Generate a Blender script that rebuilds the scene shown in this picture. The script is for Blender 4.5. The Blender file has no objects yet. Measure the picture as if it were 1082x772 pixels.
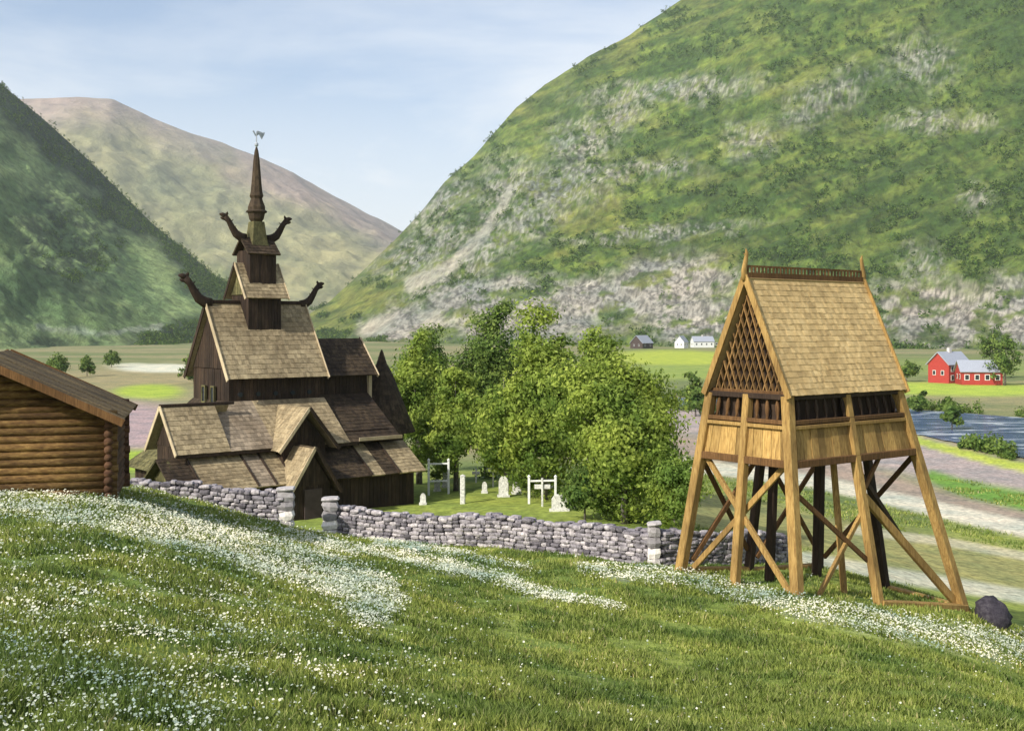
import bpy, math, random
import numpy as np
from mathutils import Vector, Matrix
random.seed(7); rng = np.random.default_rng(11)
S = bpy.context.scene
COL = S.collection
CZ = 10.0; F = 1200.0; U0 = 541.0; V0 = 345.0        # camera height, focal length in photo pixels, horizon

# ---------------------------------------------------------------- numpy helpers
def photo_uv(X, Y, Z):
    Yc = np.maximum(Y, 0.3)
    return U0 + F*X/Yc, V0 - F*(Z-CZ)/Yc
def at(u, v, Z):
    d = (CZ-Z)*F/(v-V0)
    return ((u-U0)/F*d, d, Z)
def atd(u, v, d):
    return ((u-U0)/F*d, d, CZ-(v-V0)/F*d)
_perm = np.random.default_rng(3).random((256, 256))
def vnoise(x, y):
    xi = np.floor(x).astype(int); yi = np.floor(y).astype(int)
    fx = x-xi; fy = y-yi
    fx = fx*fx*(3-2*fx); fy = fy*fy*(3-2*fy)
    a = _perm[xi % 256, yi % 256]; b = _perm[(xi+1) % 256, yi % 256]
    c = _perm[xi % 256, (yi+1) % 256]; d = _perm[(xi+1) % 256, (yi+1) % 256]
    return (a*(1-fx)+b*fx)*(1-fy)+(c*(1-fx)+d*fx)*fy
def fbm(x, y, oct=5, gain=0.5):
    s = 0; a = 1; t = 0
    for i in range(oct):
        s = s+a*vnoise(x*2**i+17.3*i, y*2**i+9.1*i); t += a; a *= gain
    return s/t                                         # about 0..1
def sst(a, b, x):
    t = np.clip((x-a)/(b-a), 0, 1); return t*t*(3-2*t)
def ell(u, v, cx, cy, rx, ry, ang=0):
    c, s = math.cos(math.radians(ang)), math.sin(math.radians(ang))
    dx = u-cx; dy = v-cy
    return np.sqrt(((dx*c+dy*s)/rx)**2+((-dx*s+dy*c)/ry)**2)
def blob(u, v, cx, cy, rx, ry, ang=0, soft=0.5):
    return 1-sst(1-soft, 1+soft, ell(u, v, cx, cy, rx, ry, ang))
def lineband(u, v, pts, w0, w1=None):
    """soft strip of half width w (photo px) along a polyline"""
    w1 = w0 if w1 is None else w1
    best = np.full(u.shape, 1e9); ww = np.full(u.shape, float(w0))
    n = len(pts)-1
    for i in range(n):
        ax, ay = pts[i]; bx, by = pts[i+1]
        dx, dy = bx-ax, by-ay
        t = np.clip(((u-ax)*dx+(v-ay)*dy)/(dx*dx+dy*dy), 0, 1)
        d = np.hypot(u-ax-t*dx, v-ay-t*dy)
        m = d < best
        best = np.where(m, d, best); ww = np.where(m, w0+(w1-w0)*(i+t)/n, ww)
    return 1-sst(0.5, 1.3, best/ww)

# ---------------------------------------------------------------- ground height
CTRL = [ # (u, depth, Z)
 (0,4,7.9),(541,4,7.5),(1082,4,7.1),(0,2,8.2),(541,2,8.0),(1082,2,7.8),
 (0,11,6.95),(300,11,6.5),(541,11,6.1),(800,11,5.8),(1082,11,5.5),
 (0,20,6.1),(250,20,5.3),(541,20,4.3),(800,20,3.7),(1082,20,3.2),
 (0,30,5.6),(130,30,5.35),(230,30,4.5),(330,30,3.85),(541,30,2.95),(760,30,2.55),(1082,30,0.9),
 (843,32.3,2.28),(776,34.1,2.24),(718,36,2.24),(930,34.3,1.6),(1022,36.9,0.7),(864,40,1.45),(790,38,1.8),(937,38.7,1.1),
 (0,38,5.1),(130,34,4.9),(130,38,4.5),(150,42,3.95),(200,38,3.95),(200,42,3.62),(250,42,3.05),(300,42,2.6),(343,44,1.95),(430,43,1.8),(520,42,1.85),(610,40,1.95),(690,38,2.0),
 (60,50,3.0),(120,52,2.2),(190,54,.7),(300,52,0.6),(450,50,0.7),(600,48,0.8),(700,48,0.8),(850,50,-0.6),(1000,50,-2.0),(1100,50,-2.8),
 (100,75,-0.2),(300,70,0),(500,70,0),(650,70,0),(750,70,-1.2),(900,75,-3.2),(1050,75,-4.2),
 (0,110,-4),(300,110,-3.5),(500,110,-3),(700,110,-4),(900,110,-5),(1082,110,-5),
]
for d in (180, 400, 1200, 4000):
    for u in (-100, 270, 541, 800, 1200): CTRL.append((u, d, -5.0))
_ct = np.array(CTRL, float)
_th = np.arctan((_ct[:,0]-U0)/F); _r = np.log(_ct[:,1]/np.cos(_th))
_P = np.stack([_th*3.2, _r], 1); _Zc = _ct[:,2]
def _tps(r2): return 0.5*r2*np.log(r2+1e-12)
_n = len(_P)
_K = _tps(((_P[:,None]-_P[None])**2).sum(-1))+np.eye(_n)*0.0008
_A = np.zeros((_n+3, _n+3)); _A[:_n,:_n] = _K
_A[:_n,_n] = 1; _A[:_n,_n+1:] = _P; _A[_n,:_n] = 1; _A[_n+1:,:_n] = _P.T
_w = np.linalg.solve(_A, np.concatenate([_Zc, [0,0,0]]))
def ground(X, Y):
    X = np.asarray(X, float); Y = np.asarray(Y, float); shp = np.broadcast(X, Y).shape
    X = np.broadcast_to(X, shp).ravel(); Y = np.broadcast_to(Y, shp).ravel()
    th = np.arctan2(X, Y); r = np.hypot(X, Y)
    lim = math.radians(28)
    tc = np.where(np.abs(th) > lim, np.sign(th)*lim*(math.pi-np.abs(th))/(math.pi-lim), th)*3.2
    rl = np.log(np.clip(r, 2.0, 3000))
    out = np.empty(len(X))
    for i in range(0, len(X), 20000):
        q = np.stack([tc[i:i+20000], rl[i:i+20000]], 1)
        K = _tps(((q[:,None]-_P[None])**2).sum(-1))
        out[i:i+20000] = K@_w[:_n]+_w[_n]+q@_w[_n+1:]
    bump = (fbm(X*0.35+50, Y*0.35+50, 4)-0.5)*0.22*sst(1.5, 12, r)*(1-sst(60, 160, r))
    out = out+bump
    far = sst(110, 200, r); out = out*(1-far)+(-5.0)*far
    return out.reshape(shp)
def gz(x, y): return float(ground(np.array([x]), np.array([y]))[0])

# ---------------------------------------------------------------- mesh builder
class MB:
    def __init__(s): s.v = []; s.f = []; s.sm = False
    def add(s, vs, fs):
        o = len(s.v); s.v.extend([tuple(map(float, p)) for p in vs]); s.f.extend([tuple(i+o for i in f) for f in fs]); return s
    def box(s, x0, x1, y0, y1, z0, z1):
        return s.hexa([(x0,y0,z0),(x1,y0,z0),(x1,y1,z0),(x0,y1,z0),(x0,y0,z1),(x1,y0,z1),(x1,y1,z1),(x0,y1,z1)])
    def hexa(s, c):
        return s.add(c, [(3,2,1,0),(4,5,6,7),(0,1,5,4),(1,2,6,5),(2,3,7,6),(3,0,4,7)])
    def beam(s, p, q, w, h=None, ch=0.18, up=(0,0,1)):
        """squared timber with cut arrises from p to q"""
        h = h or w; p = Vector(p); q = Vector(q); d = (q-p).normalized()
        up = Vector(up)
        if abs(d.dot(up)) > 0.97: up = Vector((0,1,0))
        a = d.cross(up).normalized(); b = a.cross(d).normalized()
        c = ch*min(w, h); W = w/2; H = h/2
        pr = [(W-c,-H),(W,-H+c),(W,H-c),(W-c,H),(-W+c,H),(-W,H-c),(-W,-H+c),(-W+c,-H)]
        vs = [e+a*x+b*y for e in (p, q) for x, y in pr]
        fs = [(i,(i+1)%8,8+(i+1)%8,8+i) for i in range(8)]+[tuple(range(7,-1,-1)), tuple(range(8,16))]
        return s.add(vs, fs)
    def tube(s, pts, rad, n=10, flat=1.0, side=None):
        pts = [Vector(p) for p in pts]; vs = []; m = len(pts)
        for i, p in enumerate(pts):
            d = (pts[min(i+1,m-1)]-pts[max(i-1,0)]).normalized()
            sd = Vector(side) if side else (Vector((0,0,1)) if abs(d.z) < .9 else Vector((0,1,0))).cross(d)
            sd = (sd-d*sd.dot(d)).normalized(); o = d.cross(sd).normalized()
            for k in range(n):
                t = 2*math.pi*k/n
                vs.append(p+sd*math.cos(t)*rad[i]*flat+o*math.sin(t)*rad[i])
        fs = [(i*n+k, i*n+(k+1)%n, (i+1)*n+(k+1)%n, (i+1)*n+k) for i in range(m-1) for k in range(n)]
        fs += [tuple(range(n-1,-1,-1)), tuple(range((m-1)*n, m*n))]
        return s.add(vs, fs)
    def slab(s, q, th):
        """thick panel: quad q (outward face, CCW), thickness inward"""
        a, b, c, d = [Vector(p) for p in q]
        n = (b-a).cross(d-a)
        if n.length < 1e-6: n = (c-b).cross(a-b)
        n.normalize()
        return s.hexa([a-n*th, b-n*th, c-n*th, d-n*th, a, b, c, d])
    def shingles(s, q, row=0.26, wid=0.17, th=0.03, jit=0.012, under=0.07):
        a, b, c, d = [Vector(p) for p in q]           # a-b eave, d-c upper edge
        n = (b-a).cross(((c+d)/2)-a).normalized()
        s.hexa([a-n*(under+.012), b-n*(under+.012), c-n*(under+.012), d-n*(under+.012), a-n*.012, b-n*.012, c-n*.012, d-n*.012])
        L = (((c+d)/2)-((a+b)/2)).length; nr = max(1, int(round(L/row)))
        for r in range(nr):
            t0 = r/nr-0.012; t1 = min(1, (r+1.35)/nr)
            e0 = a.lerp(d, t0); e1 = b.lerp(c, t0); f0 = a.lerp(d, t1); f1 = b.lerp(c, t1)
            ns = max(1, int(round((e1-e0).length/wid)))
            for k in range(ns):
                o = (0.5 if r % 2 else 0)
                x0 = max(0, (k-o)/ns); x1 = min(1, (k+1-o)/ns)
                if r % 2 and k == ns-1: x1 = 1
                g = 0.03/ns*0
                p0 = e0.lerp(e1, x0+g); p1 = e0.lerp(e1, x1-g); p2 = f0.lerp(f1, x1-g); p3 = f0.lerp(f1, x0+g)
                j = random.uniform(-jit, jit); dn = (e0-f0).normalized()*j
                t = th*random.uniform(.75, 1.3)
                s.hexa([p0+dn, p1+dn, p2, p3, p0+dn+n*t, p1+dn+n*t, p2+n*0.004, p3+n*0.004])
        return s
    def lathe(s, prof, n=12, cx=0, cy=0, rot=0):
        vs = []
        for r, z in prof:
            for k in range(n):
                t = 2*math.pi*k/n+rot; vs.append((cx+r*math.cos(t), cy+r*math.sin(t), z))
        m = len(prof)
        fs = [(i*n+k, i*n+(k+1)%n, (i+1)*n+(k+1)%n, (i+1)*n+k) for i in range(m-1) for k in range(n)]
        fs += [tuple(range(n-1,-1,-1)), tuple(range((m-1)*n, m*n))]
        return s.add(vs, fs)

def link(name, me, mat=None, parent=None):
    o = bpy.data.objects.new(name, me); COL.objects.link(o)
    if mat: me.materials.append(mat)
    if parent: o.parent = parent
    return o
def root_z(p):
    while p.parent: p = p.parent
    return p.location.z
def obj(name, mb, mat, parent=None, smooth=False):
    me = bpy.data.meshes.new(name)
    zz = root_z(parent) if parent else 0.0            # builders write absolute heights
    me.from_pydata([(x, y, z-zz) for x, y, z in mb.v], [], mb.f); me.update()
    if smooth: me.polygons.foreach_set('use_smooth', [True]*len(me.polygons))
    return link(name, me, mat, parent)
def npmesh(name, V, Fq, mat, parent=None, smooth=False, col=None, cname='Col'):
    me = bpy.data.meshes.new(name); k = Fq.shape[1]
    me.vertices.add(len(V)); me.vertices.foreach_set('co', V.astype(np.float32).ravel())
    me.loops.add(Fq.size); me.loops.foreach_set('vertex_index', Fq.astype(np.int32).ravel())
    me.polygons.add(len(Fq)); me.polygons.foreach_set('loop_start', (np.arange(len(Fq))*k).astype(np.int32))
    try: me.polygons.foreach_set('loop_total', np.full(len(Fq), k, np.int32))
    except Exception: pass
    me.update(calc_edges=True)
    if smooth: me.polygons.foreach_set('use_smooth', np.ones(len(Fq), bool))
    if col is not None:
        at_ = me.attributes.new(cname, 'FLOAT_COLOR', 'POINT')
        c4 = np.concatenate([col, np.ones((len(col), 1))], 1).astype(np.float32); at_.data.foreach_set('color', c4.ravel())
    me.validate()
    return link(name, me, mat, parent)
def tag(o, label=None, cat=None, group=None, kind=None):
    if label: o['label'] = label
    if cat: o['category'] = cat
    if group: o['group'] = group
    if kind: o['kind'] = kind
    return o
def thing(name, label, cat, loc=(0,0,0), rz=0, group=None):
    o = bpy.data.objects.new(name, None); COL.objects.link(o); o.empty_display_size = .5
    o.location = loc; o.rotation_euler = (0, 0, rz)
    return tag(o, label, cat, group)

# ---------------------------------------------------------------- materials
def newmat(name, rough=0.8):
    m = bpy.data.materials.new(name); m.use_nodes = True
    nt = m.node_tree; b = nt.nodes['Principled BSDF']; b.inputs['Roughness'].default_value = rough
    b.inputs['Specular IOR Level'].default_value = 0.25
    return m, nt, b
def N(nt, t, **k):
    n = nt.nodes.new(t)
    for a, v in k.items(): setattr(n, a, v)
    return n
def ramp(nt, src, stops):
    r = N(nt, 'ShaderNodeValToRGB'); e = r.color_ramp.elements
    e[0].position = stops[0][0]; e[0].color = (*stops[0][1], 1)
    e[1].position = stops[-1][0]; e[1].color = (*stops[-1][1], 1)
    for p, c in stops[1:-1]:
        x = e.new(p); x.color = (*c, 1)
    nt.links.new(src, r.inputs[0]); return r.outputs[0]
def noise(nt, scale, detail=6, vec=None, rough=.55, dist=0):
    n = N(nt, 'ShaderNodeTexNoise'); n.inputs['Scale'].default_value = scale; n.inputs['Detail'].default_value = detail
    n.inputs['Roughness'].default_value = rough; n.inputs['Distortion'].default_value = dist
    if vec: nt.links.new(vec, n.inputs['Vector'])
    return n.outputs['Fac']
def coords(nt, scale=(1,1,1), rot=(0,0,0)):
    tc = N(nt, 'ShaderNodeTexCoord'); mp = N(nt, 'ShaderNodeMapping')
    mp.inputs['Scale'].default_value = scale; mp.inputs['Rotation'].default_value = rot
    nt.links.new(tc.outputs['Object'], mp.inputs['Vector']); return mp.outputs[0]
def mix(nt, fac, a, b, mode='MIX'):
    m = N(nt, 'ShaderNodeMix', data_type='RGBA', blend_type=mode)
    for sock, val in ((m.inputs[0], fac), (m.inputs[6], a), (m.inputs[7], b)):
        if isinstance(val, (int, float)): sock.default_value = val
        elif isinstance(val, tuple): sock.default_value = (*val, 1)
        else: nt.links.new(val, sock)
    return m.outputs[2]
def bump(nt, b, h, strength=.5, dist=.02):
    n = N(nt, 'ShaderNodeBump'); n.inputs['Strength'].default_value = strength; n.inputs['Distance'].default_value = dist
    nt.links.new(h, n.inputs['Height']); nt.links.new(n.outputs[0], b.inputs['Normal'])
def island(nt):
    return N(nt, 'ShaderNodeNewGeometry').outputs['Random Per Island']
def mathn(nt, op, a, b=None):
    m = N(nt, 'ShaderNodeMath', operation=op)
    for i, x in enumerate((a, b)):
        if x is None: continue
        if isinstance(x, (int, float)): m.inputs[i].default_value = x
        else: nt.links.new(x, m.inputs[i])
    return m.outputs[0]

def wood(name, c0, c1, c2, scale=(14,14,1.2), isl=.5, stain=None, bs=.5):
    m, nt, b = newmat(name, .85)
    g = noise(nt, 1.6, 7, coords(nt, scale), .65, .4)
    base = ramp(nt, g, [(.3, c0), (.5, c1), (.72, c2)])
    big = noise(nt, .55, 4, coords(nt))
    base = mix(nt, mathn(nt, 'MULTIPLY', ramp_f(nt, big, .40, .66), .62), base, stain or tuple(x*.55 for x in c0))
    v = ramp(nt, island(nt), [(0, (1-isl,)*3), (1, (1+isl*.55,)*3)])
    base = mix(nt, 1.0, base, v, 'MULTIPLY')
    nt.links.new(base, b.inputs['Base Color']); bump(nt, b, g, bs, .02); return m
def ramp_f(nt, src, a, b):
    m = N(nt, 'ShaderNodeMapRange'); m.inputs[1].default_value = a; m.inputs[2].default_value = b
    nt.links.new(src, m.inputs[0]); return m.outputs[0]

M_ochre  = wood('ochre timber', (.17,.095,.03), (.38,.235,.072), (.55,.37,.135), (14,14,1.2), .5, (.13,.075,.025))
M_ochroof= wood('ochre shingle', (.38,.26,.11), (.54,.385,.175), (.64,.48,.24), (4,4,4), .26, (.33,.22,.09))
M_ochdark= wood('brown timber', (.07,.035,.012), (.15,.075,.026), (.24,.13,.05))
M_lattice= wood('lattice timber', (.12,.06,.02), (.27,.155,.055), (.42,.26,.10))
M_weathlit  = wood('weathered and lit shingle', (.21,.16,.09), (.345,.27,.155), (.46,.37,.23), (5,5,3), .32, (.12,.085,.045))
M_grey   = wood('grey shingle', (.19,.15,.11), (.29,.23,.16), (.39,.31,.22), (5,5,3), .35, (.14,.10,.06))
M_tarshade    = wood('tarred and shaded shingle', (.026,.018,.011), (.058,.040,.023), (.11,.076,.043), (5,5,3), .45, (.02,.012,.008))  # real tar, plus shade painted onto the right-hand roofs
M_tarshadewall= wood('tarred and shaded board', (.020,.012,.008), (.044,.027,.017), (.085,.055,.033), (12,12,1), .4)  # real tar on the church, painted shade in the belfry
M_olive  = wood('lichened shingle', (.055,.05,.02), (.12,.11,.045), (.21,.18,.08), (5,5,3), .4)
M_verge  = wood('pale verge board', (.38,.29,.17), (.55,.44,.28), (.66,.56,.38))
M_log    = wood('log', (.06,.03,.01), (.17,.095,.03), (.33,.21,.07), (3,3,12), .45, (.05,.022,.01))
M_logshade= wood('shaded log', (.05,.022,.012), (.10,.05,.025), (.16,.085,.04), (3,3,10), .35)  # log colour darkened to hold the shade of the right-hand wall
M_sod    = wood('old board roof', (.07,.045,.02), (.14,.095,.04), (.24,.18,.075), (9,3,9), .35)

def stone_mat(name, a, b_, c):
    m, nt, b = newmat(name, .95)
    g = noise(nt, 7, 8, coords(nt), .7)
    base = ramp(nt, g, [(.32, a), (.5, b_), (.68, c)])
    v = ramp(nt, island(nt), [(0, (.32,.31,.34)), (.45, (.82,.80,.84)), (1, (1.4,1.36,1.34))])
    nt.links.new(mix(nt, 1.0, base, v, 'MULTIPLY'), b.inputs['Base Color']); bump(nt, b, g, .8, .03); return m
M_stone = stone_mat('field stone', (.13,.12,.12), (.31,.29,.295), (.52,.49,.48))
M_pale  = stone_mat('pale stone', (.42,.40,.37), (.60,.57,.53), (.74,.72,.67))
M_dkst  = stone_mat('dark stone', (.02,.018,.022), (.045,.04,.05), (.08,.075,.08))
def plain(name, c, rough=.6, var=.15, sc=5):
    m, nt, b = newmat(name, rough)
    g = noise(nt, sc, 6, coords(nt))
    nt.links.new(ramp(nt, g, [(.3, tuple(x*(1-var) for x in c)), (.7, tuple(min(1, x*(1+var)) for x in c))]), b.inputs['Base Color']); return m
M_gravest = plain('weathered white stone', (.58,.57,.52), .9, .35, 9)
M_white = plain('white paint', (.72,.72,.68)); M_red = plain('red house paint', (.36,.045,.035)); M_slate = plain('slate grey roof', (.33,.35,.40), .5)
M_glass = plain('dark window glass', (.03,.035,.04), .1); M_iron = plain('grey iron', (.35,.38,.42), .45); M_dwood = plain('dark barn board', (.07,.05,.045), .9)

def terrain_mat(name, det, dist, strength=.7, det2=None, contrast=.55, rockmix=False):
    m, nt, b = newmat(name, .95)
    a = N(nt, 'ShaderNodeAttribute', attribute_name='Col')
    c = coords(nt)
    g = noise(nt, det, 9, c, .68); g2 = noise(nt, det2 or det*.13, 5, c, .6)
    lo = 1-contrast; hi = 1+contrast
    col = mix(nt, 1.0, a.outputs['Color'], ramp(nt, g, [(.3, (lo,lo*1.02,lo)), (.7, (hi,hi,hi*.95))]), 'MULTIPLY')
    col = mix(nt, 1.0, col, ramp(nt, g2, [(.32, (.72,.80,.74)), (.68, (1.25,1.16,1.0))]), 'MULTIPLY')
    nt.links.new(col, b.inputs['Base Color']); bump(nt, b, g, strength, dist)
    return m
M_ground = terrain_mat('meadow ground', 2.2, .06, .8, .25)
M_mtn = terrain_mat('mountain side', .10, 6.0, 1.0, .012, .55)
M_far = terrain_mat('far mountain', .012, 22, .8, .002, .28)

def leaf_mat(name, dark, mid, light, trans=.35, straw=None):
    m = bpy.data.materials.new(name); m.use_nodes = True; nt = m.node_tree
    nt.nodes.remove(nt.nodes['Principled BSDF']); out = nt.nodes['Material Output']
    c = ramp(nt, island(nt), [(0, dark), (.5, mid), (.93, light), (1, tuple(x*1.0 for x in (straw or light)))])
    g = noise(nt, .45, 3, coords(nt))
    c = mix(nt, 1.0, c, ramp(nt, g, [(.35, (.50,.62,.58)), (.65, (1.3,1.2,1.05))]), 'MULTIPLY')
    d = N(nt, 'ShaderNodeBsdfDiffuse'); t = N(nt, 'ShaderNodeBsdfTranslucent'); mx = N(nt, 'ShaderNodeMixShader'); mx.inputs[0].default_value = trans
    nt.links.new(c, d.inputs[0]); nt.links.new(c, t.inputs[0]); nt.links.new(d.outputs[0], mx.inputs[1]); nt.links.new(t.outputs[0], mx.inputs[2]); nt.links.new(mx.outputs[0], out.inputs[0])
    return m
M_leaf  = leaf_mat('birch leaves', (.17,.23,.045), (.28,.37,.075), (.38,.47,.12), .45)
M_leafd = leaf_mat('dark leaves', (.075,.12,.035), (.14,.215,.055), (.22,.30,.085))
M_leaff = leaf_mat('far leaves', (.04,.08,.022), (.08,.145,.032), (.15,.22,.055), .25)
M_grass = leaf_mat('grass blade', (.14,.19,.045), (.25,.31,.075), (.38,.43,.15), .35, (.52,.45,.25))
M_petal = leaf_mat('white petal', (.5,.54,.44), (.68,.70,.62), (.82,.82,.76), .25)
M_bark  = wood('bark', (.06,.05,.04), (.16,.14,.12), (.34,.32,.28), (6,6,2), .1)

# ---------------------------------------------------------------- ground sheet
def field_colour(u, v, X, Y):
    """colours of meadow, paths and far fields (things' own colours, laid out on the ground)"""
    n = fbm(X*.12+30, Y*.12+70, 5); n2 = fbm(X*.6+3, Y*.6+9, 4)
    r = np.hypot(X, Y)
    near = 1-sst(70, 130, r)
    G1 = np.array([.13,.19,.04]); G2 = np.array([.25,.30,.065])
    c = G1+(G2-G1)*sst(.35, .65, n)[:,None]
    # valley floor
    tan = np.array([.27,.245,.14]); val = np.array([.16,.19,.08])
    nv = fbm(X*.014+5, Y*.03+8, 4)
    cv = val+(tan-val)*sst(.35, .62, nv)[:,None]
    c = c*near[:,None]+cv*(1-near)[:,None]
    front = (Y > 1)
    wob = (fbm(X*.09+11, Y*.05+1, 4)-.5)*9
    uu = u+wob; vv = v+wob*.35
    def put(mask, col, k=1.0):
        nonlocal c
        m = (mask*k*front)[:,None]; c = c*(1-m)+np.array(col)*m
    farm = sst(60, 85, r)
    # left valley
    put(blob(uu, vv, 160, 400, 120, 9, 0, .5)*farm, (.33,.27,.16), .8)
    put(blob(uu, vv, 168, 388.5, 48, 4.5, 1, .35)*farm, (.62,.60,.54))
    put(blob(uu, vv, 158, 414, 36, 8, 0, .35)*farm, (.34,.43,.06))
    put(blob(uu, vv, 130, 450, 80, 25, 0, .35)*farm, (.36,.27,.31))
    put(blob(uu, vv, 140, 487, 60, 12, 0, .35)*farm, (.30,.40,.05))
    # right valley, far to near
    put(blob(uu, vv, 715, 378, 75, 8, 1, .3)*farm, (.38,.44,.07))
    put(blob(uu, vv, 725, 393, 80, 8, 1, .4)*farm, (.25,.32,.08))
    put(blob(uu, vv, 1010, 411, 130, 7, 1, .35)*farm, (.36,.45,.07))
    put(blob(uu, vv, 1010, 388, 120, 9, 1, .5)*farm, (.22,.28,.08), .8)
    put(lineband(uu, vv, [(560,440),(730,443),(960,480),(1100,520),(1500,600)], 16, 30)*farm, (.36,.30,.33), .95)
    put(lineband(uu, vv, [(940,456),(985,470),(1050,487),(1100,497),(1500,575)], 4, 6)*farm, (.40,.46,.08))
    put(lineband(uu, vv, [(985,503),(1020,516),(1110,535),(1500,640)], 7, 16)*farm, (.14,.27,.045))
    put(lineband(uu, vv, [(720,470),(900,500),(990,530),(1110,560),(1500,670)], 12, 14)*farm, (.33,.25,.25), .8)
    put(lineband(uu, vv, [(700,488),(860,508),(930,524),(1000,540),(1100,562),(1500,650)], 7, 10)*sst(45, 60, r), (.60,.57,.52), .9)
    put(lineband(uu, vv, [(740,540),(850,560),(940,580),(1060,600),(1400,670)], 22, 26)*sst(40, 46, r), (.30,.27,.13), .75)
    put(lineband(uu, vv, [(780,585),(860,592),(935,606),(1010,618),(1200,650)], 9, 8)*sst(39, 42, r), (.58,.55,.50), .8)
    put(lineband(uu, vv, [(900,560),(1000,572),(1100,590)], 5, 5)*sst(39, 42, r), (.50,.46,.36), .8)
    # foreground: trodden pale drifts and worn track
    for m, k in drifts(u, v, X, Y): put(m, (.40,.42,.36), k)
    return c
def drifts(u, v, X, Y):
    w = (fbm(X*.5+2, Y*.5+5, 4)-.5)*26
    uu = u+w*2; vv = v+w*.45
    lace = .45+.55*sst(.42, .58, fbm(X*2.1, Y*1.4, 4))
    return [(lineband(uu, vv, [(-60,530),(40,540),(130,548),(230,575),(330,600),(400,640)], 13, 28)*lace, .62),
            (lineband(uu, vv, [(300,565),(380,585),(450,590)], 7, 5)*lace, .5),
            (lineband(uu, vv, [(400,575),(470,585),(560,602)], 6, 3)*lace, .7),
            (lineband(uu, vv, [(430,590),(520,612),(580,632),(660,646)], 9, 4)*lace, .75),
            (lineband(uu, vv, [(615,603),(720,612),(850,645),(960,665),(1080,690)], 7, 17)*lace, .55)]
def build_ground():
    th = np.concatenate([np.radians(np.linspace(-27, 27, 620)), np.radians(np.linspace(27.6, 332.4, 130))])
    rr = np.concatenate([[.02], np.exp(np.linspace(math.log(.8), math.log(8), 24)), np.exp(np.linspace(math.log(8.1), math.log(110), 330)), np.exp(np.linspace(math.log(111), math.log(9000), 170))])
    T, R_ = np.meshgrid(th, rr)
    X = (R_*np.sin(T)).ravel(); Y = (R_*np.cos(T)).ravel(); Z = ground(X, Y)
    a, b = len(rr), len(th)
    i = np.arange(a-1)[:,None]*b; j = np.arange(b)[None]; j2 = (j+1) % b
    Fq = np.stack([i+j, i+b+j, i+b+j2, i+j2], -1).reshape(-1, 4)[:, ::-1]
    u, v = photo_uv(X, Y, Z)
    c = field_colour(u, v, X, Y)
    o = npmesh('ground', np.stack([X, Y, Z], 1), Fq, M_ground, smooth=True, col=c)
    # make sure it faces up
    if o.data.polygons[5000].normal.z < 0: o.data.flip_normals()
    tag(o, kind='structure')
build_ground()

# ---------------------------------------------------------------- mountains
def mountain(name, sil, base_d, crest_d, nu, nv, cfun, mat, amp, prof, ur, nsc, back=.5):
    us = np.linspace(ur[0], ur[1], nu); ks = np.concatenate([np.linspace(0, 1, nv), np.linspace(1, 1+back, 14)[1:]])
    Uq, Kq = np.meshgrid(us, ks); 
    sv = np.interp(Uq, [p[0] for p in sil], [p[1] for p in sil])
    bd = np.interp(Uq, [p[0] for p in base_d], [p[1] for p in base_d]); cd = np.interp(Uq, [p[0] for p in crest_d], [p[1] for p in crest_d])
    D = bd+(cd-bd)*Kq
    X0 = (Uq-U0)/F*D; 
    Zc = CZ-(sv-V0)/F*cd
    p = np.interp(Kq, prof[0], prof[1])
    Z = -12+(Zc+12)*p
    fx = X0/nsc; fy = D/nsc
    n = fbm(fx+40, fy+40, 7, .55)-.5
    rid = 1-np.abs(fbm(fx*.8+9, fy*.8+3, 5)*2-1)*2
    env = np.sin(np.clip(Kq, 0, 1)*math.pi)**.6*.9+.1
    cr = 1-np.abs(fbm(fx*5.3+3, fy*5.3+8, 5, .6)*2-1)*2.2
    Z = Z+(cr-.5)*amp*.17*env*np.clip((Zc+12)/300, .05, 1)
    Z = Z+(n*1.2+(rid-.6)*.35)*amp*env*np.clip((Zc+12)/300, .05, 1.2)
    X = X0+(fbm(fx+4, fy+90, 5)-.5)*amp*.6*env
    u, v = photo_uv(X.ravel(), D.ravel(), Z.ravel())
    slope = np.gradient(Z, axis=0)
    c = cfun(u, v, X.ravel(), D.ravel(), Z.ravel())
    a, b = Z.shape
    i = np.arange(a-1)[:,None]*b; j = np.arange(b-1)[None]
    Fq = np.stack([i+j, i+j+1, i+b+j+1, i+b+j], -1).reshape(-1, 4)
    V = np.stack([X.ravel(), D.ravel(), Z.ravel()], 1)
    o = npmesh(name, V, Fq, mat, smooth=True, col=c)
    tag(o, kind='structure'); return V, c
ROCK = [(616,149,22,17,0),(647,127,28,12,-25),(541,206,26,26,0),(585,200,40,16,-5),(630,184,36,9,-10),(704,178,26,7,0),(519,233,12,30,20),
 (475,206,20,10,-20),(713,96,60,9,-5),(795,149,22,16,0),(870,105,34,18,-20),(976,127,36,10,0),(976,65,28,22,0),(1033,131,20,7,0),
 (980,277,20,16,0),(694,246,66,5,-6),(1033,206,14,12,0),(493,277,52,14,-35),(455,225,20,8,-25),(900,85,30,10,-10),(560,235,30,10,-20),(450,262,40,14,-20)]
SCREE = [(640,318,135,24,0),(700,300,85,26,-8),(990,335,75,36,12),(560,335,90,28,0),(430,345,50,16,-10),(740,340,60,28,0),(900,345,50,22,0),(500,312,60,18,-15),(1080,330,60,40,0)]
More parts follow.
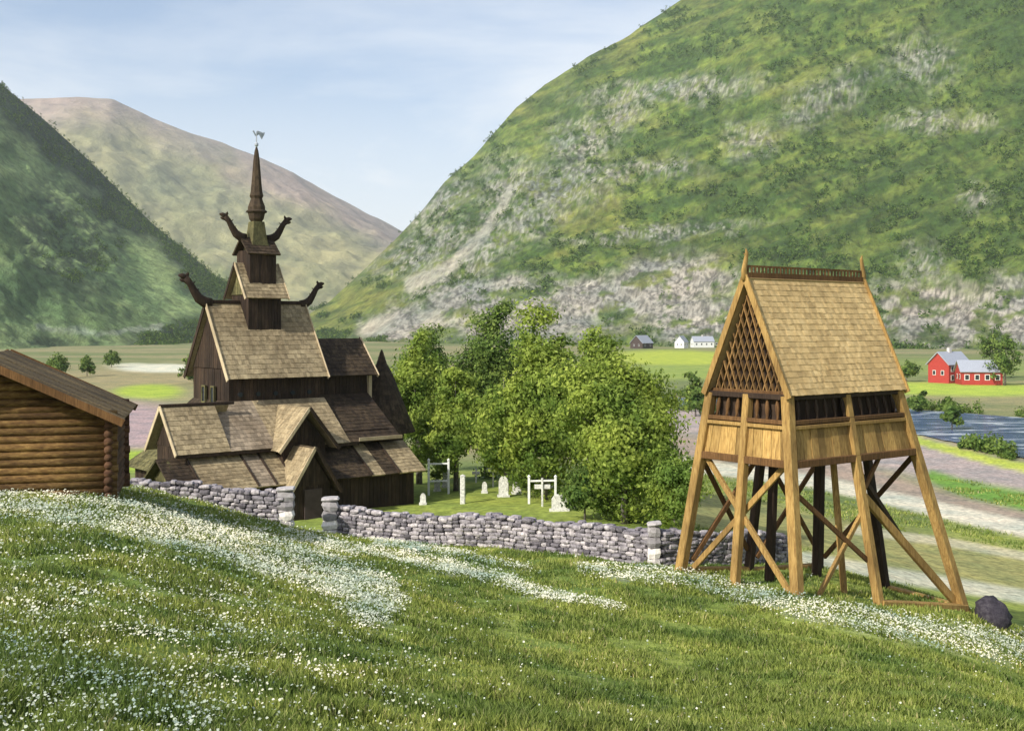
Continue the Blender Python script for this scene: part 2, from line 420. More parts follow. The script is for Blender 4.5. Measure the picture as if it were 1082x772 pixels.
def right_col(u, v, X, D, Z):
    n = fbm(u*.02+4, v*.035+9, 5); n2 = fbm(u*.09+1, v*.14+7, 5, .6); n3 = fbm(u*.35, v*.4, 4, .7)
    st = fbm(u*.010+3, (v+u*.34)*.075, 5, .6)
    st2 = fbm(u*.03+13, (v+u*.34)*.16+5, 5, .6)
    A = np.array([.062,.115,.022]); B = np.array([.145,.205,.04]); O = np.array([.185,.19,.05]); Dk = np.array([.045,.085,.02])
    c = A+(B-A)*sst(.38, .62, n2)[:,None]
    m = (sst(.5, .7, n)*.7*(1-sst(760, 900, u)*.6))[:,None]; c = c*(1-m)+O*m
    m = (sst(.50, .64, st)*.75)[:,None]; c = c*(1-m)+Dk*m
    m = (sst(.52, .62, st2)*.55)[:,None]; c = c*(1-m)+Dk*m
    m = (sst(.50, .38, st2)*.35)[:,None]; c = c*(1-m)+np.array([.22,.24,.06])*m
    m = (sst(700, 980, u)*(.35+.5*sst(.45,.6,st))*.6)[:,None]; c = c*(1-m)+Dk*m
    rk = np.zeros(u.shape)
    w = (n2-.5)*40; w2 = (fbm(u*.07+50, v*.1+20, 5)-.5)*26
    for (cx, cy, rx, ry, a) in ROCK: q_ = 1.45 if cx < 720 else 1.15; rk = np.maximum(rk, blob(u+w, v+w2, cx, cy, rx*q_, ry*q_, a, .7)*(1 if cx < 720 else .85))
    rk = rk*sst(.34, .56, n3)*sst(.28,.50,n2)
    m = (rk*.9)[:,None]; c = c*(1-m)+(np.array([.17,.17,.165])+np.array([.22,.21,.20])*sst(.4,.6,fbm(u*.5+3, v*.22+8, 4, .7))[:,None])*m
    sc = np.zeros(u.shape)
    for (cx, cy, rx, ry, a) in SCREE: sc = np.maximum(sc, blob(u+w*1.3, v+w2, cx, cy, rx, ry, a, .45))
    sc = sc*(.12+.88*sst(.40, .52, fbm(u*.05+80, v*.10+30, 6, .65)))
    m = (sc*.93)[:,None]; sc_c = np.array([.15,.14,.145])+(np.array([.42,.39,.39])-np.array([.15,.14,.145]))*sst(.35,.6,n3)[:,None]
    c = c*(1-m)+sc_c*m
    for (cx, cy, rx, ry, a) in [(398,344,20,9,-25),(455,338,14,10,20)]:
        m = (blob(u, v, cx, cy, rx, ry, a, .4)*.9)[:,None]; c = c*(1-m)+np.array([.38,.36,.33])*m
    m = (lineband(u+w*.3, v, [(540,200),(510,250),(470,285),(435,300)], 4, 9)*.8)[:,None]; c = c*(1-m)+np.array([.36,.35,.33])*m
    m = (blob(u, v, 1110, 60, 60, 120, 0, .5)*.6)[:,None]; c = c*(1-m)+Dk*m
    return c
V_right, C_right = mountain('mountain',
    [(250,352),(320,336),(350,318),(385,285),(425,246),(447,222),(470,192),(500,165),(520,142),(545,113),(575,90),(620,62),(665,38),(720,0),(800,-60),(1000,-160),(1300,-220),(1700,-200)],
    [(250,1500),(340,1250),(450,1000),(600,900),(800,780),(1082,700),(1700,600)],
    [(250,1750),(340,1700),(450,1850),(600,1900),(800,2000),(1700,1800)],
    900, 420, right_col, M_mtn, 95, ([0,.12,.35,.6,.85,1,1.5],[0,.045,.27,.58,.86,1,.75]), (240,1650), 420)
def left_col(u, v, X, D, Z):
    n = fbm(u*.03+4, v*.05+9, 5); n2 = fbm(u*.11+1, v*.16+7, 5, .6)
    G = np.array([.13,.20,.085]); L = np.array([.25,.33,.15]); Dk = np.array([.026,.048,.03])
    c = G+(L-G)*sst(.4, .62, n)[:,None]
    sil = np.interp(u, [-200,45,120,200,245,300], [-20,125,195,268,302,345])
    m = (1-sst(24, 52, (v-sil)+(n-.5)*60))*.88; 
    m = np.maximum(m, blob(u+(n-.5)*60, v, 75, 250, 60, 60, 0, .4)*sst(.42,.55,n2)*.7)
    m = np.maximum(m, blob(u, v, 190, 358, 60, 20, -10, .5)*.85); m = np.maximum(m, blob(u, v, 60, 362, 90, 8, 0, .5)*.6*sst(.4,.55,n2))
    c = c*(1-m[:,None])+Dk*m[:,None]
    m = (lineband(u, v+(n2-.5)*10, [(40,345),(110,352),(170,345)], 3, 3)*.5)[:,None]; c = c*(1-m)+np.array([.42,.45,.40])*m
    return c
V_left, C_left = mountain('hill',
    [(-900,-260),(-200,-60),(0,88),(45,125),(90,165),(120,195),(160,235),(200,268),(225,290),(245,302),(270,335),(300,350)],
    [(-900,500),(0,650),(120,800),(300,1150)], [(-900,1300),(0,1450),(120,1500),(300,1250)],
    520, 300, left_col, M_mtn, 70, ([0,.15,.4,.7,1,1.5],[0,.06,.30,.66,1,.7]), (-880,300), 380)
def far_col(u, v, X, D, Z):
    n = fbm(u*.02+4, v*.03+9, 5); n2 = fbm(u*.08+31, v*.1+7, 5, .6)
    A = np.array([.20,.20,.12]); B = np.array([.29,.28,.16]); P = np.array([.34,.26,.27]); G = np.array([.15,.19,.08])
    c = A+(B-A)*sst(.4, .6, n2)[:,None]
    sil = np.interp(u, [45,120,200,270,350,425,600], [103,105,140,165,205,246,330])
    m = ((1-sst(5, 50, v-sil+(n-.5)*50))*.8)[:,None]; c = c*(1-m)+P*m
    m = (sst(60, 150, v-sil)*sst(.35,.6,n)*.7)[:,None]; c = c*(1-m)+G*m
    return c
V_far, C_far = mountain('far_mountain',
    [(-900,60),(-200,115),(0,104),(45,103),(85,102),(120,105),(160,124),(200,141),(235,152),(270,166),(310,184),(350,206),(385,225),(425,247),(470,268),(600,320),(800,330)],
    [(-900,2300),(800,2600)], [(-900,4300),(45,4200),(425,4800),(800,4800)],
    560, 260, far_col, M_far, 190, ([0,.2,.5,.8,1,1.5],[0,.12,.42,.78,1,.8]), (-880,790), 1500)

# ---------------------------------------------------------------- foliage
def leafquads(P, size, r=rng, out=None):
    n = len(P)
    a = r.normal(size=(n,3))
    if out is not None:
        o = out/np.maximum(np.linalg.norm(out, axis=1), 1e-6)[:,None]+r.normal(size=(n,3))*.42; o /= np.linalg.norm(o, axis=1)[:,None]; a -= o*(a*o).sum(1)[:,None]
    a /= np.linalg.norm(a, axis=1)[:,None]
    b = r.normal(size=(n,3)) if out is None else np.cross(a, o); b -= a*(a*b).sum(1)[:,None]; b /= np.linalg.norm(b, axis=1)[:,None]
    s = (size*(.6+.8*r.random(n)))[:,None]
    V = np.stack([P-a*s, P+b*s*.55, P+a*s, P-b*s*.55], 1).reshape(-1,3)
    return V, np.arange(4*n).reshape(-1,4)
def crown_points(cx, cy, cz, rx, ry, rz, nc, nl, cs, r, seed):
    """leaf clumps through an uneven egg-shaped crown"""
    rr = np.random.default_rng(seed)
    C = []
    while len(C) < nc:
        p = rr.normal(size=3); p /= np.linalg.norm(p); rad = rr.random()**.38
        lump = .80+.34*math.sin(3.1*p[0]+seed)*math.cos(2.7*p[2]+seed*1.7)+.16*math.sin(5*p[1]+seed*.6)
        q = p*rad*lump
        taper = 1-.30*max(0, q[2])
        C.append((cx+q[0]*rx*taper, cy+q[1]*ry*taper, cz+q[2]*rz))
    C = np.array(C)
    P = np.repeat(C, nl, 0)+rr.normal(size=(nc*nl,3))*cs*np.array([1,1,.75])*np.repeat(.6+.7*rr.random(nc), nl)[:,None]
    Cc = np.array([cx, cy, cz]); sc_ = np.array([rx, ry, rz])
    O = (P-np.repeat(C, nl, 0))/cs*.55+(P-Cc)/sc_*1.0
    return C, P, O
def tree(name, label, u, v_top, v_bot, half_px, d, seed, mat, group, cat='tree', zb=None, leaf=.15, nc=150, nl=110, ctr=0.0, skirt=False):
    X = (u-U0)/F*d; zg = gz(X, d); top = CZ-(v_top-V0)/F*d; rx = half_px*1.06/F*d
    low = CZ-(v_bot-V0)/F*d; low = max(low, zg+.25)
    h = top-low
    t = thing(name, label, cat, (X, d, zg), 0, group)
    C, P, O = crown_points(0, 0, (top+low)/2-zg, rx, rx*.9, h/2*1.0, nc, int(nl*(1.5 if d < 100 else 1.2)), max(.22, rx*.13), rx, seed)
    k = P[:,2] > .1; P = P[k]; O = O[k]
    V, Fq = leafquads(P, leaf*.8, np.random.default_rng(seed+5), O)
    npmesh('crown', V, Fq, mat, t)
    mb = MB(); rr = random.Random(seed); H = top-zg
    lean = rr.uniform(-.3,.3)
    tp = [(0,0,zg-.2),(lean*.2,0,zg+H*.25),(lean*.6,.1,zg+H*.55),(lean,.1,zg+H*.9)]
    mb.tube(tp, [.03*H*.75,.022*H*.75,.014*H*.7,.02], 9)
    for k in range(11):
        c = C[rr.randrange(len(C))]; f = rr.uniform(.2,.7)
        s = Vector(tp[1]).lerp(Vector(tp[3]), f); e = Vector((c[0], c[1], c[2]+zg))
        mid = s.lerp(e, .5)+Vector((0,0,-.15))
        mb.tube([s, mid, e], [.011*H*.6,.007*H*.6,.012], 6)
    obj('trunk', mb, M_bark, t, True)
    return t
GT = 'trees of the churchyard grove'
tree('birch_tree','broad round-crowned tree at the right end of the grove, standing nearest the wall', 660, 366, 550, 70, 55, 1, M_leaf, GT, nc=230, nl=130, leaf=.13)
tree('birch_tree','tall pale green tree in the middle of the grove, left of the broad round one', 575, 338, 528, 58, 64, 2, M_leaf, GT, nc=200, nl=120)
tree('birch_tree','bright green tree at the left end of the grove, beside the church apse', 443, 350, 505, 44, 76, 3, M_leaf, GT, nc=150, nl=120)
tree('birch_tree','leafy green tree rising third from the left in the grove, with the highest top', 515, 322, 515, 52, 80, 4, M_leafd, GT, nc=180, nl=120)
tree('birch_tree','green tree with a pointed top just behind the broad round one', 635, 338, 500, 48, 72, 5, M_leaf, GT, nc=170, nl=110)
tree('birch_tree','dark leafy tree whose top shows at the left back of the grove', 445, 340, 480, 36, 92, 6, M_leafd, GT, nc=130, nl=100)
tree('birch_tree','narrow light green tree between the apse tree and the highest tree', 482, 372, 512, 32, 70, 7, M_leaf, GT, nc=120, nl=120)
tree('birch_tree','low-branched green tree in front of the highest tree, above the graves', 535, 385, 518, 40, 68, 8, M_leaf, GT, nc=150, nl=120)
tree('leafy_bush','small bright green bush at the right foot of the grove beside the belfry', 713, 478, 552, 26, 47, 9, M_leaf, None, 'bush', nc=80, nl=110, leaf=.10)
tree('leafy_bush','dark green undergrowth bush under the broad round tree', 618, 490, 548, 24, 56, 12, M_leafd, None, 'bush', nc=80, nl=90, leaf=.12)
tree('leafy_bush','dark bush filling the gap between broad round tree and bright bush', 690, 470, 548, 30, 58, 13, M_leafd, None, 'bush', nc=90, nl=90, leaf=.12)

def far_trees(name, V, C, nmax, hrange, seed, mask):
    rr = np.random.default_rng(seed)
    u, v = photo_uv(V[:,0], V[:,1], V[:,2])
    ok = (u > -60) & (u < 1150) & (v > -40) & (v < 372) & mask(u, v, C)
    idx = np.nonzero(ok)[0]; idx = rr.choice(idx, min(nmax, len(idx)), replace=False)
    P0 = V[idx]+rr.normal(size=(len(idx),3))*np.array([3,3,0]); h = (hrange[0]+(hrange[1]-hrange[0])*rr.random(len(idx))**2)
    k = 16
    q = rr.normal(size=(len(idx),k,3)); q /= np.linalg.norm(q, axis=2)[...,None]; q *= (rr.random((len(idx),k,1))**.4)
    P = P0[:,None,:]+q*h[:,None,None]*np.array([.42,.42,.5])+np.array([0,0,1])*h[:,None,None]*.38
    Vq, Fq = leafquads(P.reshape(-1,3), np.repeat(h*.16, k), rr, (q+np.array([0,0,.3])).reshape(-1,3))
    o = npmesh(name, Vq, Fq, M_leaff)
    return o
gr = lambda C: C[:,1]-C[:,0]
tag(far_trees('mountain_woods', V_right, C_right, 15000, (3,8), 5, lambda u, v, C: (gr(C) > .035) & (fbm(u*.045+7, v*.07+3, 4) > .52) & (C[:,0] < .12)), 'scattered birch woods covering the big green mountainside', 'woods', kind='stuff')
tag(far_trees('hillside_woods', V_left, C_left, 9000, (3,6), 6, lambda u, v, C: (C[:,0] < .07)), 'dark woods along the steep hill at the left', 'woods', kind='stuff')

# ---------------------------------------------------------------- stave church
CB = math.radians(40); CO = (-14.4, 64.0)
church = thing('stave_church', 'dark tarred wooden stave church with stepped shingled roofs, dragon heads and a thin spire', 'church', (CO[0], CO[1], -.3), CB)
def shingled(name, quads, mat, parent, row=.30, wid=.2, **k):
    mb = MB()
    for q in quads: mb.shingles(q, row, wid, **k)
    return obj(name, mb, mat, parent)
def boards(mb, p, q, z0, z1, wid=.24, th=.06):
    """wall of upright boards from p to q (x,y), facing right of travel"""
    p = Vector((*p, 0)); q = Vector((*q, 0)); L = (q-p).length; n = max(1, round(L/wid)); d = (q-p)/n
    nr = Vector((d.y, -d.x, 0)).normalized()
    for i in range(n):
        a = p+d*i; b = p+d*(i+.93); o = nr*random.uniform(-.012, .012)
        t = nr*th
        mb.hexa([(*(a-t)[:2], z0), (*(b-t)[:2], z0), (*(b+o)[:2], z0), (*(a+o)[:2], z0), (*(a-t)[:2], z1), (*(b-t)[:2], z1), (*(b+o)[:2], z1), (*(a+o)[:2], z1)][::1])
    return mb
def boxwall(name, x0, x1, y0, y1, z0, z1, mat, parent, wid=.24, core=True):
    mb = MB()
    if core: mb.box(x0+.08, x1-.08, y0+.08, y1-.08, z0, z1-.02)
    boards(mb, (x0,y0), (x1,y0), z0, z1, wid); boards(mb, (x1,y0), (x1,y1), z0, z1, wid); boards(mb, (x1,y1), (x0,y1), z0, z1, wid); boards(mb, (x0,y1), (x0,y0), z0, z1, wid)
    return obj(name, mb, mat, parent)
def gable(mb, x, y0, y1, z0, zr, face=-1, th=.12, wid=.24, axis='x'):
    """triangular board gable on plane x (or y), base y0..y1 at z0, apex zr"""
    yc = (y0+y1)/2; n = max(2, round((y1-y0)/wid))
    f = lambda y: z0+(zr-z0)*(1-abs(y-yc)/((y1-y0)/2))
    for i in range(n):
        a = y0+(y1-y0)*i/n; b = y0+(y1-y0)*(i+.94)/n; o = random.uniform(0,.02)
        cut = [a, b] if not (a < yc < b) else [a, yc, b]
        for a_, b_ in zip(cut[:-1], cut[1:]):
            xa, xb = sorted((x+face*o, x-face*th))
            if axis == 'x': mb.hexa([(xa,a_,z0),(xb,a_,z0),(xb,b_,z0),(xa,b_,z0),(xa,a_,f(a_)+.001),(xb,a_,f(a_)+.001),(xb,b_,f(b_)+.001),(xa,b_,f(b_)+.001)])
            else: mb.hexa([(a_,xa,z0),(b_,xa,z0),(b_,xb,z0),(a_,xb,z0),(a_,xa,f(a_)+.001),(b_,xa,f(b_)+.001),(b_,xb,f(b_)+.001),(a_,xb,f(a_)+.001)])
    return mb
def dragon(parent, x, z, sgn, size=1.0, mat=None, y=0):
    """carved dragon head on a ridge end: neck sweeping out and up, open jaws, tongue, crest"""
    mb = MB(); s = size
    P = lambda a, b: (x+sgn*a*s, y, z+b*s)
    mb.tube([P(-.35,-.02),P(0,.02),P(.35,.22),P(.62,.62),P(.85,1.02),P(1.12,1.28)], [.28*s,.30*s,.26*s,.21*s,.175*s,.21*s], 10, .6, (0,1,0))
    mb.tube([P(1.05,1.24),P(1.28,1.38),P(1.46,1.40)], [.20*s,.14*s,.05*s], 8, .65, (0,1,0))
    mb.tube([P(1.08,1.15),P(1.27,1.14),P(1.4,1.18)], [.14*s,.09*s,.03*s], 8, .65, (0,1,0))
    mb.tube([P(1.02,1.36),P(.93,1.5),P(.93,1.58)], [.12*s,.07*s,.02*s], 7, .6, (0,1,0))
    for a, b in ((.25,.27),(.48,.58),(.68,.95)):
        mb.tube([P(a,b),P(a-.15,b+.16)], [.06*s,.012*s], 6, .5, (0,1,0))
    return obj('dragon_head', mb, mat or M_tarshadewall, parent, True)
def verge(parent, p, q, mat=M_verge, w=.05, h=.24):
    mb = MB(); mb.beam(p, q, w, h, .1); return obj('verge_board', mb, mat, parent)

# nave
NX0, NX1, NY = -3.08, 3.08, 2.67; NE, NR = 7.25, 11.3
boxwall('nave_wall', -2.75, 2.75, -2.2, 2.2, 4.6, 7.72, M_tarshadewall, church)
for f, x in ((-1, -2.8), (1, 2.8)):
    mb = MB(); gable(mb, x, -2.18, 2.18, 7.74, 11.0, f); obj('nave_gable', mb, M_tarshadewall, church)
nr_ = MB()
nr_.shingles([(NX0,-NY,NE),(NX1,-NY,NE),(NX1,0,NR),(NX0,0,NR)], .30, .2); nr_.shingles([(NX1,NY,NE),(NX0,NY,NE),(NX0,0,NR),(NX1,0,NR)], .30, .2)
nave_roof = obj('nave_roof', nr_, M_weathlit, church)
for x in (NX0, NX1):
    for s in (-1, 1): verge(nave_roof, (x, s*(NY+.05), NE-.12), (x, 0, NR), M_verge if s < 0 else M_tarshadewall)
mb = MB(); mb.beam((NX0-.1,0,NR+.06),(NX1+.1,0,NR+.06), .2, .22)
rb = obj('ridge_board', mb, M_tarshadewall, nave_roof)
dragon(nave_roof, NX0, NR, -1, 1.05); dragon(nave_roof, NX1, NR, 1, .88)
# little windows high in the west gable, and a round-headed opening
for y in (-.55, .55):
    mb = MB(); mb.box(-2.90, -2.84, y-.16, y+.16, 5.9, 6.7); wn = obj('window', mb, M_glass, church)
    mb = MB()
    for a, b, c, d in ((y-.24,y-.16,5.82,6.78),(y+.16,y+.24,5.82,6.78),(y-.16,y+.16,6.7,6.78),(y-.16,y+.16,5.82,5.9)): mb.box(-2.95,-2.82,a,b,c,d)
    obj('frame', mb, M_olive, wn)
# portholes under the nave eave
for i in range(5):
    x = -2.1+i*1.05
    mb = MB(); mb.tube([(x,-2.26,6.35),(x,-2.2,6.35)], [.13,.13], 10); obj('porthole', mb, M_glass, church)

# ridge turret, three stages
boxwall('turret_wall', -1.0, 1.0, -1.0, 1.0, 9.3, 11.75, M_tarshadewall, church, .2)
tr = MB(); TE, TR = 11.6, 13.55
tr.shingles([(-1.35,-1.3,TE),(1.35,-1.3,TE),(1.35,0,TR),(-1.35,0,TR)], .24, .17); tr.shingles([(1.35,1.3,TE),(-1.35,1.3,TE),(-1.35,0,TR),(1.35,0,TR)], .24, .17)
turret_roof = obj('turret_roof', tr, M_weathlit, church)
for x in (-1.35, 1.35): verge(turret_roof, (x,-1.33,TE-.08), (x,0,TR), M_verge, .05, .16); verge(turret_roof, (x,1.33,TE-.08), (x,0,TR), M_tarshadewall, .05, .16)
for f in (-1, 1):
    mb = MB(); gable(mb, f*1.05, -.98, .98, 11.78, 13.25, f, .1, .2); obj('turret_gable', mb, M_olive, church)
boxwall('turret_wall', -.80, .80, -.80, .80, 12.2, 14.25, M_tarshadewall, church, .18)
tr = MB(); UE, UR = 14.05, 14.75
tr.shingles([(-1.0,-.98,UE),(1.0,-.98,UE),(1.0,0,UR+.25),(-1.0,0,UR+.25)], .22, .16); tr.shingles([(1.0,.98,UE),(-1.0,.98,UE),(-1.0,0,UR+.25),(1.0,0,UR+.25)], .22, .16)
upper = obj('turret_roof', tr, M_tarshade, church)
dragon(upper, -.95, UR+.22, -1, .88); dragon(upper, .95, UR+.22, 1, .88)
sp = MB()
sp.lathe([(.78,14.3),(.62,14.9),(.52,15.5),(.46,15.9)], 4, rot=math.pi/4)
obj('spire_base', sp, M_olive, church)
sp = MB()
sp.lathe([(.30,15.88),(.42,16.05),(.50,16.4),(.50,16.75),(.38,17.05),(.33,17.2),(.40,17.35),(.34,17.6),(.29,18.1),(.24,18.7),(.19,19.3),(.12,19.85),(.05,20.1)], 8)
sp.lathe([(.60,16.42),(.62,16.48),(.52,16.56)], 8)
spire = obj('spire', sp, M_tarshade, church)
mb = MB(); mb.tube([(0,0,19.9),(0,0,21.0)], [.035,.03], 8); mb.lathe([(.02,20.1),(.11,20.2),(.11,20.3),(.02,20.4)], 10)
mb.tube([(-.05,0,20.72),(.1,0,20.95),(.26,0,20.9),(.32,0,20.66),(.42,0,20.9),(.5,0,21.0)], [.03,.12,.13,.10,.08,.02], 8, .3, (0,1,0)); mb.tube([(-.05,0,20.75),(-.2,0,21.0),(-.27,0,20.95)], [.05,.05,.01], 7, .3, (0,1,0))
obj('weather_vane', mb, M_iron, spire)

# chancel
boxwall('chancel_wall', 2.8, 6.4, -1.5, 1.5, 4.6, 7.5, M_tarshadewall, church)
cr = MB(); HE, HR = 7.2, 9.3
cr.shingles([(3.1,-1.95,HE),(6.85,-1.95,HE),(6.85,0,HR),(3.1,0,HR)], .30, .2); cr.shingles([(6.85,1.95,HE),(3.1,1.95,HE),(3.1,0,HR),(6.85,0,HR)], .30, .2)
chancel_roof = obj('chancel_roof', cr, M_tarshade, church)  # nave's shade on this roof put into its dark colour
verge(chancel_roof, (6.87,-1.98,HE-.1), (6.87,0,HR), M_verge, .06, .22); verge(chancel_roof, (6.87,1.98,HE-.1), (6.87,0,HR), M_tarshadewall)
mb = MB(); gable(mb, 6.42, -1.5, 1.5, 7.5, 9.0, 1); obj('chancel_gable', mb, M_tarshadewall, church)
mb = MB(); mb.box(6.42, 6.62, -1.66, -1.46, 5.0, 7.2); obj('corner_board', mb, M_verge, church)
# apse with conical roof
mb = MB(); mb.lathe([(1.35,0),(1.35,4.6)], 14, 8.4, 0); obj('apse_wall', mb, M_tarshadewall, church)
ap = MB()
prof = [(2.05,3.6),(1.6,4.7),(1.12,5.9),(.70,7.0),(.28,7.8),(.03,8.6)]
for (r0, z0), (r1, z1) in zip(prof[:-1], prof[1:]):
    for k in range(14):
        t0, t1 = 2*math.pi*k/14, 2*math.pi*(k+1)/14
        ap.shingles([(8.4+r0*math.cos(t0), r0*math.sin(t0), z0),(8.4+r0*math.cos(t1), r0*math.sin(t1), z0),(8.4+r1*math.cos(t1), r1*math.sin(t1), z1),(8.4+r1*math.cos(t0), r1*math.sin(t0), z1)], .3, .2)
obj('apse_roof', ap, M_tarshade, church)

# aisle (middle tier): lean-to round nave, its roof parts carry weathering and painted shade
AX0, AX1, AY, AE, AT = -3.95, 6.45, 5.0, 3.7, 6.0
boxwall('aisle_wall', -3.4, 6.0, -4.35, 4.35, 1.6, 4.25, M_tarshadewall, church)
def tq(s0, s1, y0, z0, y1, z1, s0b=None, s1b=None):
    return [(s0,y0,z0),(s1,y0,z0),(s1b if s1b is not None else s1,y1,z1),(s0b if s0b is not None else s0,y1,z1)]
shingled('aisle_roof', [tq(-4.0,-1.45,-AY,AE,-2.22,AT)], M_grey, church)
shingled('aisle_roof', [tq(1.45,3.05,-AY,AE,-2.22,AT), tq(-1.45,1.45,-AY,AE,-2.22,AT)], M_weathlit, church)
shingled('aisle_roof', [tq(3.05,AX1,-AY,AE,-1.52,AT+.1,3.05,6.42)], M_tarshade, church)  # shaded stretch, the shade painted as darker shingle
shingled('aisle_roof', [[(AX1,AY,AE),(AX0,AY,AE),(-2.78,2.22,AT),(6.4,2.22,AT)], [(AX0,AY,AE),(AX0,-2.4,AE),(-2.78,-2.22,AT),(-2.78,2.22,AT)], [(AX1,-AY,AE),(AX1,AY,AE),(6.4,1.52,AT),(6.4,-1.52,AT)]], M_tarshade, church)
mb = MB(); mb.beam((3.6,-AY-.05,AE+.10),(AX1,-AY-.05,AE+.10), .06, .20); obj('eaves_board', mb, M_verge, church)  # pale colour stands for a lit strip along the eave
mb = MB(); mb.beam((-6.9,-AY+.02,AE-.12),(3.6,-AY+.02,AE-.12), .08, .16); obj('eaves_board', mb, M_tarshadewall, church)
# west arm of the aisle with its own gable
boxwall('west_wall', -6.5, -3.6, -4.5, -1.7, 1.6, 3.95, M_tarshadewall, church)
wr = MB(); WR = 5.95
wr.shingles([(-6.92,-AY,AE),(-4.0,-AY,AE),(-4.0,-3.05,WR),(-6.92,-3.05,WR)], .3, .2); wr.shingles([(-3.2,-1.2,AE),(-6.92,-1.2,AE),(-6.92,-3.05,WR),(-3.2,-3.05,WR)], .3, .2)
west_roof = obj('west_roof', wr, M_weathlit, church)
verge(west_roof, (-6.94,-AY-.03,AE-.08), (-6.94,-3.05,WR), M_verge, .06, .2); verge(west_roof, (-6.94,-1.17,AE-.08), (-6.94,-3.05,WR), M_verge, .06, .2)
mb = MB(); gable(mb, -6.54, -4.5, -1.7, 3.95, 5.6, -1); obj('west_gable', mb, M_tarshadewall, church)
mb = MB(); mb.beam((-6.95,-3.05,WR+.05),(-2.9,-3.05,WR+.05), .16, .16); obj('ridge_board', mb, M_tarshadewall, west_roof)
# south porch, upper gable
PA = 5.75
boxwall('porch_wall', -1.25, 1.25, -5.35, -4.2, 1.6, 3.9, M_tarshadewall, church)
pr = MB()
pr.shingles([(-1.75,-2.3,AE-.12),(-1.75,-5.95,AE-.12),(0,-5.95,PA),(0,-2.3,PA)], .28, .18); pr.shingles([(1.75,-5.95,AE-.12),(1.75,-2.3,AE-.12),(0,-2.3,PA),(0,-5.95,PA)], .28, .18)
porch_roof = obj('porch_roof', pr, M_weathlit, church)
verge(porch_roof, (-1.78,-5.97,AE-.2), (0,-5.97,PA), M_verge, .06, .17); verge(porch_roof, (1.78,-5.97,AE-.2), (0,-5.97,PA), M_tarshadewall, .06, .17)
mb = MB(); gable(mb, -5.4, -1.25, 1.25, 3.9, 5.3, -1, .1, .2, 'y'); obj('porch_gable', mb, M_tarshadewall, church)

# gallery (lowest tier)
GX0, GX1, GY, GE, GT_ = -7.7, 6.95, 6.65, 2.0, 3.5
boxwall('gallery_wall', -4.6, 6.5, -6.1, 6.0, -.3, 2.35, M_tarshadewall, church)
boxwall('gallery_wall', -7.2, -4.5, -6.1, -3.1, -.3, 2.35, M_olive, church)
mb = MB(); gable(mb, -7.25, -6.1, -3.1, 2.36, 3.4, -1); obj('gallery_gable', mb, M_olive, church)
yT = -4.4
segs = [(-7.7,-6.2,M_tarshade),(-6.2,-3.3,M_weathlit),(-3.3,-2.3,M_grey),(-2.3,-1.2,M_weathlit),(-1.2,3.4,M_tarshade),(3.4,4.25,M_weathlit),(4.25,5.2,M_tarshade),(5.2,6.95,M_weathlit)]  # right-hand strips paint shade dark and sunlit bands pale
for a, b, m in segs: shingled('gallery_roof', [tq(a, b, -GY, GE, yT, GT_, a, b)], m, church, .28, .19)
shingled('gallery_roof', [[(GX1,6.5,GE),(-5.1,6.5,GE),(-3.9,4.4,GT_),(6.4,4.4,GT_)], [(-5.1,6.5,GE),(-5.1,-2.6,GE),(-3.9,-2.6,GT_),(-3.9,4.4,GT_)], [(-4.0,-2.6,GE+.25),(GX0,-2.6,GE+.25),(GX0,yT,GT_),(-4.0,yT,GT_)], [(GX1,-GY,GE),(GX1,6.5,GE),(6.02,4.4,GT_),(6.02,-4.4,GT_)]], M_olive, church, .28, .19)
for x in (-6.2, -3.3, -2.3, -1.25, 3.42, 5.2):
    mb = MB(); mb.beam((x,-GY-.02,GE+.06),(x,yT,GT_+.06), .1, .07); obj('roof_batten', mb, M_tarshadewall, church)
# lower porch (entrance) with steep gable
boxwall('porch_wall', -1.6, .5, -7.15, -6.0, -.3, 1.9, M_tarshadewall, church)
lp = MB(); LA = 3.85; lc = -.55
lp.shingles([(lc-1.5,-4.6,1.55),(lc-1.5,-7.5,1.55),(lc,-7.5,LA),(lc,-4.6,LA)], .28, .18)
lower_porch = obj('porch_roof', lp, M_weathlit, church)
lp = MB(); lp.shingles([(lc+1.5,-7.5,1.55),(lc+1.5,-4.6,1.55),(lc,-4.6,LA),(lc,-7.5,LA)], .28, .18); obj('porch_roof', lp, M_tarshade, church)  # right slope's shade painted in, left slope kept in its lit tone
verge(lower_porch, (lc-1.53,-7.52,1.45), (lc,-7.52,LA), M_verge, .06, .17); verge(lower_porch, (lc+1.53,-7.52,1.45), (lc,-7.52,LA), M_tarshadewall, .06, .17)
mb = MB(); gable(mb, -7.2, lc-1.05, lc+1.05, 1.88, 3.45, -1, .1, .2, 'y'); obj('porch_gable', mb, M_tarshadewall, church)
mb = MB(); mb.box(lc-.5, lc+.5, -7.27, -7.21, -.2, 1.7); dr = obj('door', mb, M_dwood, church)

